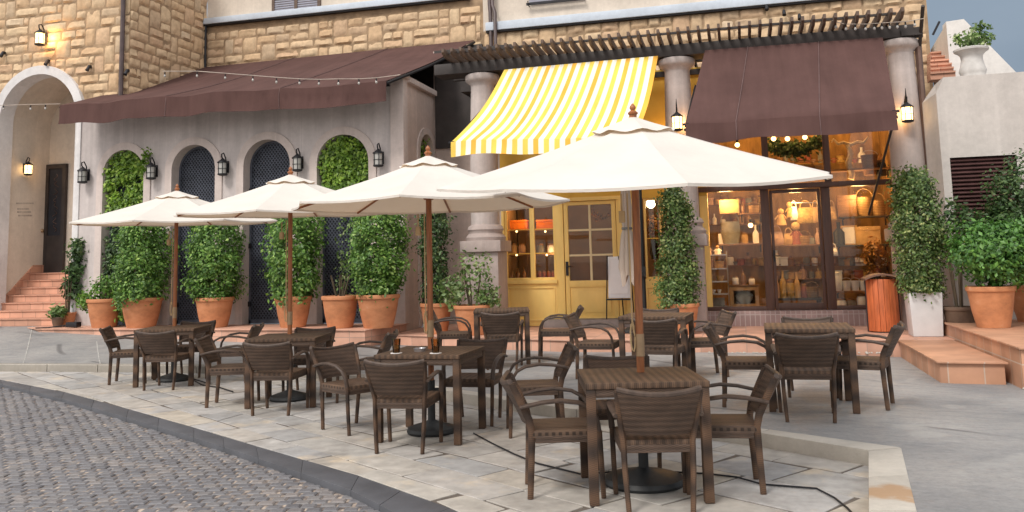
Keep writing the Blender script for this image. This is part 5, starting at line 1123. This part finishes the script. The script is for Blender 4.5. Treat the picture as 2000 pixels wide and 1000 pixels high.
# ================================================================== what stands inside the shops
random.seed(5)
def item(kind, label, px, py, Y, w_, h, mat, group=None, cat=None, mat2=None, name=None):
    c = at(px, py, Y); g = dict(label=label, category=cat or kind)
    if group: g['group'] = group
    nm = name or (cat or kind).replace(' ', '_')
    def simple(mb, bev=0, **k): return mb.build(nm, mat, loc=c, bevel=bev, **g)
    if kind == 'jar':
        t = thing(nm, c, label, g['category'], group); mb = MB(); mb.lathe([(w_*.42, 0), (w_*.5, h*.08), (w_*.5, h*.7), (w_*.38, h*.82)], c, 14); mb.build('body', mat, t); mb = MB(); mb.lathe([(w_*.42, h*.82), (w_*.42, h*.95), (w_*.1, h)], c, 14); mb.build('lid', mat2 or 'shop_wood', t); return t
    if kind == 'bottle': mb = MB(); mb.lathe([(w_*.5, 0), (w_*.5, h*.55), (w_*.3, h*.68), (w_*.16, h*.75), (w_*.16, h*.97), (w_*.2, h)], c, 12); return simple(mb)
    if kind == 'bowl': mb = MB(); mb.lathe([(w_*.22, 0), (w_*.25, h*.1), (w_*.42, h*.5), (w_*.5, h), (w_*.46, h), (w_*.2, h*.25), (.001, h*.2)], c, 16); return simple(mb)
    if kind == 'bucket':
        t = thing(nm, c, label, g['category'], group); mb = MB(); mb.lathe([(w_*.36, 0), (w_*.48, h*.93), (w_*.5, h), (w_*.46, h), (w_*.34, h*.1), (.001, h*.1)], c, 16); mb.build('body', mat, t); mb = MB(); mb.tube([c+V((w_*.48*math.cos(q*math.pi/8), -.01, h+w_*.3*math.sin(q*math.pi/8))) for q in range(9)], .006, 5); mb.build('handle', 'chrome', t); return t
    if kind == 'basket':
        t = thing(nm, c, label, g['category'], group); mb = MB(); mb.lathe([(w_*.4, 0), (w_*.5, h*.5), (w_*.48, h), (w_*.42, h), (w_*.4, h*.2), (.001, h*.15)], c, 16); mb.build('body', mat, t); mb = MB(); mb.tube([c+V((w_*.46*math.cos(q*math.pi/8), 0, h+h*.45*math.sin(q*math.pi/8))) for q in range(9)], .009, 5); mb.build('handle', mat, t); return t
    if kind == 'bag':
        t = thing(nm, c, label, g['category'], group); mb = MB(); P = [[c+V(((s/6-.5)*w_*(1-.3*f), (-.05-.03*math.sin(math.pi*s/6))*math.sin(math.pi*min(1, f+.15)), h*.7*f)) for s in range(7)] for f in (0, .15, .5, .85, 1)]; mb.sheet(P, .05, V((0, .06, 0))); mb.build('body', mat, t); mb = MB(); mb.tube([c+V((w_*.28*math.cos(q*math.pi/8), 0, h*.7+h*.3*math.sin(q*math.pi/8))) for q in range(9)], .009, 5); mb.build('handle', mat2 or mat, t); return t
    if kind == 'box':
        t = thing(nm, c, label, g['category'], group); mb = MB(); mb.b2((c.x-w_/2, c.y-.08, c.z), (c.x+w_/2, c.y+.08, c.z+h*.78)); mb.build('body', mat, t, bevel=.006); mb = MB(); mb.b2((c.x-w_/2-.006, c.y-.086, c.z+h*.78), (c.x+w_/2+.006, c.y+.086, c.z+h)); mb.build('lid', mat2 or mat, t, bevel=.006); return t
    if kind == 'frame':
        t = thing(nm, c, label, g['category'], group); mb = MB(); b = .03; mb.b2((c.x-w_/2, c.y-.02, c.z), (c.x-w_/2+b, c.y, c.z+h)); mb.b2((c.x+w_/2-b, c.y-.02, c.z), (c.x+w_/2, c.y, c.z+h)); mb.b2((c.x-w_/2+b, c.y-.02, c.z), (c.x+w_/2-b, c.y, c.z+b)); mb.b2((c.x-w_/2+b, c.y-.02, c.z+h-b), (c.x+w_/2-b, c.y, c.z+h)); mb.build('frame', mat, t, bevel=.004); mb = MB(); mb.b2((c.x-w_/2+b, c.y-.008, c.z+b), (c.x+w_/2-b, c.y-.002, c.z+h-b)); mb.build('picture', mat2 or 'paper', t); return t
    if kind == 'doll':
        t = thing(nm, c, label, g['category'], group); mb = MB(); mb.lathe([(w_*.5, 0), (w_*.42, h*.3), (w_*.2, h*.6), (w_*.12, h*.66)], c, 12); mb.tube([c+V((-w_*.55, 0, h*.35)), c+V((-w_*.2, 0, h*.58)), c+V((w_*.2, 0, h*.58)), c+V((w_*.55, 0, h*.35))], w_*.09, 6); mb.build('body', mat, t); mb = MB(); mb.ball(c+V((0, 0, h*.8)), h*.19, 6); mb.build('head', mat2 or 'tan', t); return t
def board(label, px0, px1, py, Y, d=.26, th=.03, mat='shop_wood'):
    a, b = at(px0, py, Y), at(px1, py, Y); t = thing('wall_shelf', (a+b)/2, label, 'shelf'); mb = MB(); mb.b2((a.x, Y-d/2, a.z-th), (b.x, Y+d/2, a.z)); mb.build('shelf_board', mat, t, bevel=.004)
    for x in (a.x+.06, b.x-.06):
        mb = MB(); mb.b2((x-.012, Y+d/2-.02, a.z-th-.14), (x+.012, Y+d/2, a.z-th)); mb.b2((x-.012, Y-d/4, a.z-th-.02), (x+.012, Y+d/2-.02, a.z-th)); mb.build('bracket', 'iron', t)
YI = 17.0
# ladder shelf by the left pane
a, b = at(1372, 612, 16.6), at(1419, 492, 16.6); lt = thing('shelf_unit', ((a.x+b.x)/2, 16.6, .54), 'slim grey metal shelf unit behind the left glass pane', 'shelf unit')
for x in (a.x, b.x):
    for y in (16.48, 16.72): mb = MB(); mb.tube([(x, y, .54), (x, y, b.z+.02)], .012, 6); mb.build('post', 'chrome', lt)
LZs = [at(1395, y, 16.6).z for y in (497, 524, 549, 573, 598)]
for z in LZs: mb = MB(); mb.b2((a.x, 16.47, z-.02), (b.x, 16.73, z)); mb.build('shelf', 'chrome', lt)
for px, py, kind, w_, h, mt, lab, ct in ((1384, 497, 'doll', .12, .2, 'pink', 'pink cloth figure on top of the metal shelf unit', 'doll'), (1402, 497, 'doll', .13, .17, 'paper', 'white cloth figure on top of the metal shelf unit', 'doll'), (1384, 524, 'box', .17, .15, 'pink', 'pinkish box at the left on the metal shelf unit', 'box'), (1405, 524, 'box', .16, .13, 'tan', 'tan box at the right on the metal shelf unit', 'box'), (1386, 549, 'jar', .13, .16, 'tan', 'tan jar on the middle shelf of the metal unit', 'jar'), (1406, 549, 'bowl', .17, .1, 'gold', 'golden bowl on the middle shelf of the metal unit', 'bowl'), (1396, 598, 'box', .36, .15, 'grey_cloth', 'long grey box on the lowest shelf of the metal unit', 'box')): item(kind, lab, px, py, 16.6, w_, h, mt, None, ct)
for px in (1383, 1394, 1405): item('bowl', 'small white cup in a row of three on the metal shelf unit', px, 573, 16.6, .08, .07, 'ceramic', 'row of small white cups', 'cup')
# display cabinet
a, b = at(1427, 611, 16.75), at(1481, 556, 16.75); cz = thing('display_cabinet', ((a.x+b.x)/2, 16.9, .54), 'small wooden glass-front cabinet with a white tureen inside', 'cabinet')
mb = MB(); mb.b2((a.x, 16.75, .54), (a.x+.02, 17.1, b.z-.03)); mb.b2((b.x-.02, 16.75, .54), (b.x, 17.1, b.z-.03)); mb.b2((a.x-.02, 16.73, b.z-.03), (b.x+.02, 17.12, b.z)); mb.b2((a.x+.02, 17.08, .56), (b.x-.02, 17.1, b.z-.03)); mb.b2((a.x+.02, 16.77, .54), (b.x-.02, 17.08, .58)); mb.build('carcass', 'shop_wood', cz)
mb = MB(); y = 16.735; mb.b2((a.x, y, .56), (a.x+.07, y+.014, b.z-.04)); mb.b2((b.x-.07, y, .56), (b.x, y+.014, b.z-.04)); mb.b2((a.x+.07, y, .56), (b.x-.07, y+.014, .63)); mb.b2((a.x+.07, y, b.z-.1), (b.x-.07, y+.014, b.z-.04)); cdr = mb.build('door', 'tan', cz); mb = MB(); mb.b2((a.x+.07, y+.004, .63), (b.x-.07, y+.009, b.z-.1)); mb.build('pane', 'glass', cdr, smooth=0)
tu = V(((a.x+b.x)/2, 16.92, .6)); t = thing('tureen', tu, 'white china tureen inside the small wooden cabinet', 'tureen'); mb = MB(); mb.lathe([(.08, 0), (.09, .03), (.15, .1), (.165, .17)], tu, 18); mb.build('bowl', 'ceramic', t); mb = MB(); mb.lathe([(.17, .17), (.12, .23), (.03, .25), (.03, .28), (.001, .29)], tu, 18); mb.build('lid', 'ceramic', t)
for px, kind, w_, h, mt, lab, ct in ((1437, 'jar', .12, .16, 'ceramic', 'white jar on top of the wooden cabinet, left', 'jar'), (1452, 'bottle', .09, .3, 'amber', 'amber bottle standing on the wooden cabinet', 'bottle'), (1469, 'jar', .11, .14, 'paper', 'pale jar on top of the wooden cabinet, right', 'jar')): item(kind, lab, px, 556, 16.9, w_, h, mt, None, ct)
board('long wooden shelf across the left pane at mid height', 1404, 1492, 477, YI); board('short wooden shelf high in the left pane', 1442, 1492, 417, YI)
for px, py, kind, w_, h, mt, lab, ct in ((1425, 417, 'box', .36, .26, 'tan', 'large tan box beside the high left shelf', 'box'), (1452, 417, 'bottle', .1, .24, 'amber', 'amber bottle on the short high shelf', 'bottle'), (1473, 417, 'basket', .2, .15, 'basket', 'wicker basket on the short high shelf', 'basket'), (1428, 477, 'basket', .36, .42, 'grey_cloth', 'big grey-green basket on the long left shelf', 'basket'), (1455, 477, 'jar', .13, .22, 'tan', 'tan jar on the long left shelf', 'jar'), (1477, 477, 'bottle', .11, .36, 'paper', 'pale bottle on the long left shelf', 'bottle'), (1413, 477, 'frame', .17, .2, 'paper', 'white framed card on the long left shelf', 'picture frame')): item(kind, lab, px, py, YI, w_, h, mt, None, ct)
item('bottle', 'dark tall bottle near the left edge of the glass shopfront', 1376, 472, 16.9, .13, .5, 'iron', None, 'bottle')
board('dark shelf crossing behind the glass door at mid height', 1506, 1608, 479, YI); board('dark shelf crossing behind the right pane at mid height', 1632, 1738, 479, YI, mat='timber_dark'); board('low wooden shelf with buckets behind the right pane', 1630, 1738, 568, 16.8)
ra, rb_ = at(1545, 396, YI), at(1604, 396, YI); t = thing('hanging_rail', (ra+rb_)/2, 'metal rail with hooks behind the glass door', 'rail'); mb = MB(); mb.tube([ra, rb_], .01, 6); mb.tube([ra, ra+V((0, .8, .0))], .01, 6); mb.tube([rb_, rb_+V((0, .8, 0))], .01, 6); mb.build('bar', 'chrome', t)
for px, py, kind, w_, h, mt, lab, ct in ((1575, 436, 'bag', .34, .42, 'gold', 'mustard yellow bag hanging from the rail behind the door', 'bag'), (1594, 434, 'bag', .16, .4, 'tan', 'narrow tan bag at the right end of the rail', 'bag'), (1552, 430, 'bag', .14, .36, 'paper', 'small pale bag at the left end of the rail', 'bag'), (1518, 479, 'bag', .28, .36, 'pink', 'pink bag on the shelf behind the door, leftmost', 'bag'), (1541, 479, 'bag', .2, .32, 'tan', 'tan bag on the shelf behind the door', 'bag'), (1556, 479, 'doll', .2, .44, 'red', 'red clothed doll on the shelf behind the door', 'doll'), (1572, 479, 'basket', .22, .18, 'basket', 'small basket on the shelf behind the door', 'basket'), (1585, 479, 'jar', .13, .17, 'grey_cloth', 'grey jar on the shelf behind the door', 'jar'), (1598, 479, 'bottle', .1, .32, 'pink', 'pink bottle on the shelf behind the door', 'bottle'), (1526, 440, 'doll', .2, .32, 'tan', 'straw doll hanging high behind the door', 'doll'), (1543, 425, 'doll', .14, .3, 'gold', 'tall yellow figure hanging behind the door', 'doll'),
 (1660, 479, 'frame', .28, .36, 'tan', 'framed picture on the dark right shelf', 'picture frame'), (1696, 479, 'box', .42, .34, 'tan', 'wide crate on the dark right shelf', 'crate'), (1655, 424, 'box', .32, .4, 'shop_wood', 'dull brown box high behind the right pane', 'box'), (1690, 424, 'basket', .3, .36, 'basket', 'brown lidded basket high behind the right pane', 'basket'), (1716, 424, 'basket', .26, .3, 'basket', 'smaller brown basket at the right shop corner', 'basket'), (1626, 430, 'bag', .16, .36, 'tan', 'tan bag hanging beside the door post', 'bag'), (1629, 500, 'bag', .14, .22, 'paper', 'pair of white gloves hanging under the right shelf', 'gloves'), (1640, 479, 'bottle', .2, .42, 'iron', 'black tall canister on the dark right shelf', 'canister')): item(kind, lab, px, py, YI if py != 500 else 16.8, w_, h, mt, None, ct)
board('upper dark shelf behind the right pane', 1640, 1738, 424, YI, mat='timber_dark')
for px in (1654, 1671, 1688): item('bucket', 'white enamel bucket in the row on the low right shelf', px, 568, 16.8, .17, .18, 'ceramic', 'row of white enamel buckets', 'bucket')
item('jar', 'tall white jar at the left of the bucket row', 1636, 568, 16.8, .17, .34, 'ceramic', None, 'jar', 'ceramic')
for px, mt, lab in ((1645, 'ceramic', 'white pot on the floor under the bucket shelf'), (1664, 'grey_cloth', 'grey pot on the floor under the bucket shelf'), (1684, 'ceramic', 'tall white jug on the floor beside the bin')): item('jar', lab, px, 606, 16.75, .17, .22 if px != 1684 else .3, mt, None, 'pot')
tb0, tb1 = at(1512, 582, 16.9), at(1604, 582, 16.9); t = thing('display_table', ((tb0.x+tb1.x)/2, 16.9, .54), 'dark low display table behind the glass door', 'table'); mb = MB(); mb.b2((tb0.x, 16.7, tb0.z-.04), (tb1.x, 17.2, tb0.z)); mb.build('tabletop', 'timber_dark', t)
for x in (tb0.x+.04, tb1.x-.04):
    for y in (16.74, 17.16): mb = MB(); mb.b2((x-.025, y-.025, .54), (x+.025, y+.025, tb0.z-.04)); mb.build('leg', 'timber_dark', t)
for px, kind, w_, h, mt, lab in ((1519, 'bottle', .1, .4, 'pink', 'pink tall bottle on the dark display table'), (1531, 'bottle', .12, .5, 'gold', 'golden tall bottle on the dark display table'), (1545, 'jar', .15, .34, 'gold', 'golden jar on the dark display table'), (1558, 'bottle', .12, .46, 'tan', 'tan tall bottle on the dark display table'), (1572, 'jar', .13, .26, 'red', 'red jar on the dark display table'), (1587, 'basket', .24, .2, 'basket', 'shallow basket on the dark display table')): item(kind, lab, px, 582, 16.9, w_, h, mt)
# dried plant, garland, branch sculpture
c = at(1709, 545, 16.7); t = thing('dried_plant', c, 'orange dried leaves in a dark vase by the right shop corner', 'dried plant'); mb = MB(); mb.lathe([(.09, -.3), (.13, -.15), (.08, .05), (.09, .08)], c, 14); mb.build('vase', 'iron', t); mb = MB(); leaves(mb, ball_sampler(c+V((0, 0, .42)), .24, .2, .36), 380, .08, clumps=24, cr=.06); mb.build('foliage', 'leaf_dry', t, smooth=0)
g0, g1 = at(1500, 281, 16.8), at(1602, 276, 16.8); mb = MB()
def gsm(): s = random.random(); return g0.lerp(g1, s)+V((0, 0, -.14*math.sin(s*math.pi)+random.gauss(0, .06))), V((0, -1, 0))
leaves(mb, gsm, 800, .09, clumps=40, cr=.06); mb.build('garland', 'leaf_dark', loc=(g0+g1)/2, smooth=0, **tagp('dark leafy garland hung high above the glass door', 'garland'))
c = at(1662, 350, 16.7); br0 = thing('branch_sculpture', c, 'pale twisted branch sculpture standing above the transom', 'sculpture'); mb = MB(); tp = at(1662, 283, 16.7)
mb.tube([c+V((.03*math.sin(q*1.3), 0, (tp.z-c.z)*q/8)) for q in range(9)], [.06, .055, .06, .05, .06, .05, .05, .045, .04], 8); mb.build('trunk', 'antler', br0)
for s in (-1, 1): mb = MB(); mb.tube([tp, tp+V((s*.12, 0, .05)), tp+V((s*.22, 0, .03)), tp+V((s*.3, -.03, .12)), tp+V((s*.33, -.03, .06))], [.035, .03, .03, .02, .01], 6); mb.build('branch', 'antler', br0)
for px, py, kind, w_, h, mt, lab, ct in ((1570, 344, 'basket', .4, .2, 'basket', 'round basket above the transom over the door', 'basket'), (1600, 344, 'basket', .22, .2, 'tan', 'small tan basket above the transom', 'basket'), (1700, 342, 'bucket', .3, .36, 'shop_wood', 'brown pail above the transom at right', 'pail'), (1722, 344, 'jar', .18, .3, 'iron', 'dark jar above the transom in the right corner', 'jar')): item(kind, lab, px, py, 16.8, w_, h, mt, None, ct)
board('ledge shelf above the transom of the gift shop', 1366, 1745, 345, 16.8, d=.4)
for px, py, Yb, lab in ((1440, 283, 16.6, 'leftmost lit ceiling bulb in the gift shop'), (1511, 271, 16.6, 'lit ceiling bulb above the garland, left'), (1538, 271, 16.6, 'lit ceiling bulb above the garland, middle'), (1572, 268, 16.6, 'lit ceiling bulb above the garland, right'), (1372, 377, 16.7, 'lit bulb just under the transom at the left pane'), (1466, 440, 16.75, 'small glowing table bulb on the left shelf')):
    c = at(px, py, Yb); t = thing('light_bulb', c, lab, 'bulb'); mb = MB(); mb.ball(c, .045, 7); mb.build('bulb', 'glow', t); mb = MB(); mb.tube([c+V((0, 0, .04)), c+V((0, 0, .11))], .025, 8); mb.build('socket', 'iron', t)
WARM = (1, .57, .21)
for x, y, z, e in ((-.25, 16.75, 2.55, 25), (1.0, 16.7, 2.5, 20), (2.1, 16.75, 2.55, 18), (.2, 16.8, 4.3, 22), (1.3, 16.8, 4.3, 22), (2.3, 16.8, 4.2, 15), (-.35, 16.45, 1.9, 6), (.95, 16.4, 1.95, 7), (2.1, 16.4, 1.9, 6)): lamp('shop_light', 'POINT', (x, y, z), e, WARM, .12)
rng = random.Random(11)
for (ry, nm, x0, x1) in ((401, 'top', 1368, 1500), (440, 'second', 1368, 1490), (519, 'third', 1372, 1740), (545, 'lowest', 1500, 1740), (318, 'ledge', 1500, 1740)):
    board('narrow '+nm+' stock shelf along the back wall of the gift shop', x0, x1, ry, 17.78, .18, .022)
    x = x0+8
    while x < x1-6:
        k = rng.choice(('jar', 'jar', 'bottle', 'bowl', 'box')); mt = rng.choice(('tan', 'gold', 'ceramic', 'pink', 'amber', 'paper', 'shop_wood', 'grey_cloth', 'red')); w_ = rng.uniform(.08, .17)
        item(k, {'jar': 'small lidded jar', 'bottle': 'slim bottle', 'bowl': 'little bowl', 'box': 'small carton'}[k]+' among the goods on the '+nm+' back wall shelf', x, ry, 17.76, w_, {'jar': .17, 'bottle': .24, 'bowl': .08, 'box': .14}[k]*rng.uniform(.8, 1.25), mt, 'goods on the '+nm+' back wall shelf ('+k+')', {'box': 'carton'}.get(k, k)); x += rng.uniform(9, 17)
# yellow shop
board('upper glass-edged shelf in the yellow shop window', 990, 1092, 450, 16.75, d=.22); board('lower shelf in the yellow shop window', 990, 1092, 497, 16.75, d=.22); board('bottom shelf in the yellow shop window', 990, 1092, 546, 16.75, d=.22)
for px, py, w_, h, lab in ((1014, 450, .36, .2, 'bright orange box on the upper shelf, left window leaf'), (1068, 450, .38, .21, 'bright orange box on the upper shelf, right window leaf')): item('box', lab, px, py, 16.75, w_, h, 'orange')
for px, mt, lab in ((1004, 'tan', 'tan jar on the middle shelf of the yellow shop, leftmost'), (1020, 'pink', 'pink jar on the middle shelf of the yellow shop'), (1056, 'grey_cloth', 'grey jar on the middle shelf of the yellow shop'), (1076, 'paper', 'pale jar on the middle shelf of the yellow shop, rightmost')): item('jar', lab, px, 497, 16.75, .15, .22, mt)
for k, px in enumerate((1054, 1063, 1072, 1081)): item('jar', 'small red jar in the row on the bottom shelf of the yellow shop', px, 546, 16.75, .085, .17, 'red', 'row of red jars')
for k, px in enumerate((1000, 1012, 1024)): item('bottle', 'amber bottle in the row on the bottom shelf of the yellow shop', px, 546, 16.75, .09, .22, 'amber', 'row of amber bottles')
for px, py, lab in ((1009, 452, 'small lit shelf light, upper left of the yellow window'), (1065, 452, 'small lit shelf light, upper right of the yellow window'), (1009, 498, 'small lit shelf light, lower left of the yellow window'), (1068, 498, 'small lit shelf light, lower right of the yellow window')):
    c = at(px, py, 16.62); mb = MB(); mb.ball(c, .02, 6); mb.build('shelf_light', 'glow', loc=c, **tagp(lab, 'light'))
c = at(1176, 407, 17.2); mb = MB()
def wre(): a = random.uniform(0, 6.28); return c+V((math.cos(a)*.2, random.gauss(0, .03), math.sin(a)*.2)), V((math.cos(a), -.5, math.sin(a)))
leaves(mb, wre, 260, .09, clumps=24, cr=.04); mb.build('wreath', 'leaf_dry', loc=c, smooth=0, **tagp('round dried wreath hanging inside the yellow door', 'wreath'))
c = at(1271, 398, 16.62); t = thing('pendant_lamp', c, 'lit globe pendant lamp in the narrow right window of the yellow shop', 'lamp'); mb = MB(); mb.ball(c, .085, 10); mb.build('globe', 'glow_white', t); mb = MB(); mb.tube([c+V((0, 0, .08)), c+V((0, 0, .7))], .01, 6); mb.build('rod', 'iron', t)
c = at(1277, 470, 16.75); t = thing('flower_vase', c, 'vase of dried flowers in the narrow yellow window', 'vase'); mb = MB(); mb.lathe([(.06, -.35), (.09, -.2), (.05, 0), (.06, .02)], c, 14); mb.build('vase', 'iron', t); mb = MB(); leaves(mb, ball_sampler(c+V((0, 0, .25)), .18, .15, .26), 260, .07, clumps=20, cr=.05); mb.build('flowers', 'leaf_dry', t, smooth=0)
for x, y, z, e in ((-4.0, 16.55, 2.6, 14), (-3.5, 16.55, 1.6, 5), (-1.3, 16.75, 2.7, 10)): lamp('shop_light', 'POINT', (x, y, z), e, WARM, .1)
lamp('shop_light', 'POINT', (-1.2, 15.9, 3.6), 10, (1, .6, .25), .15)
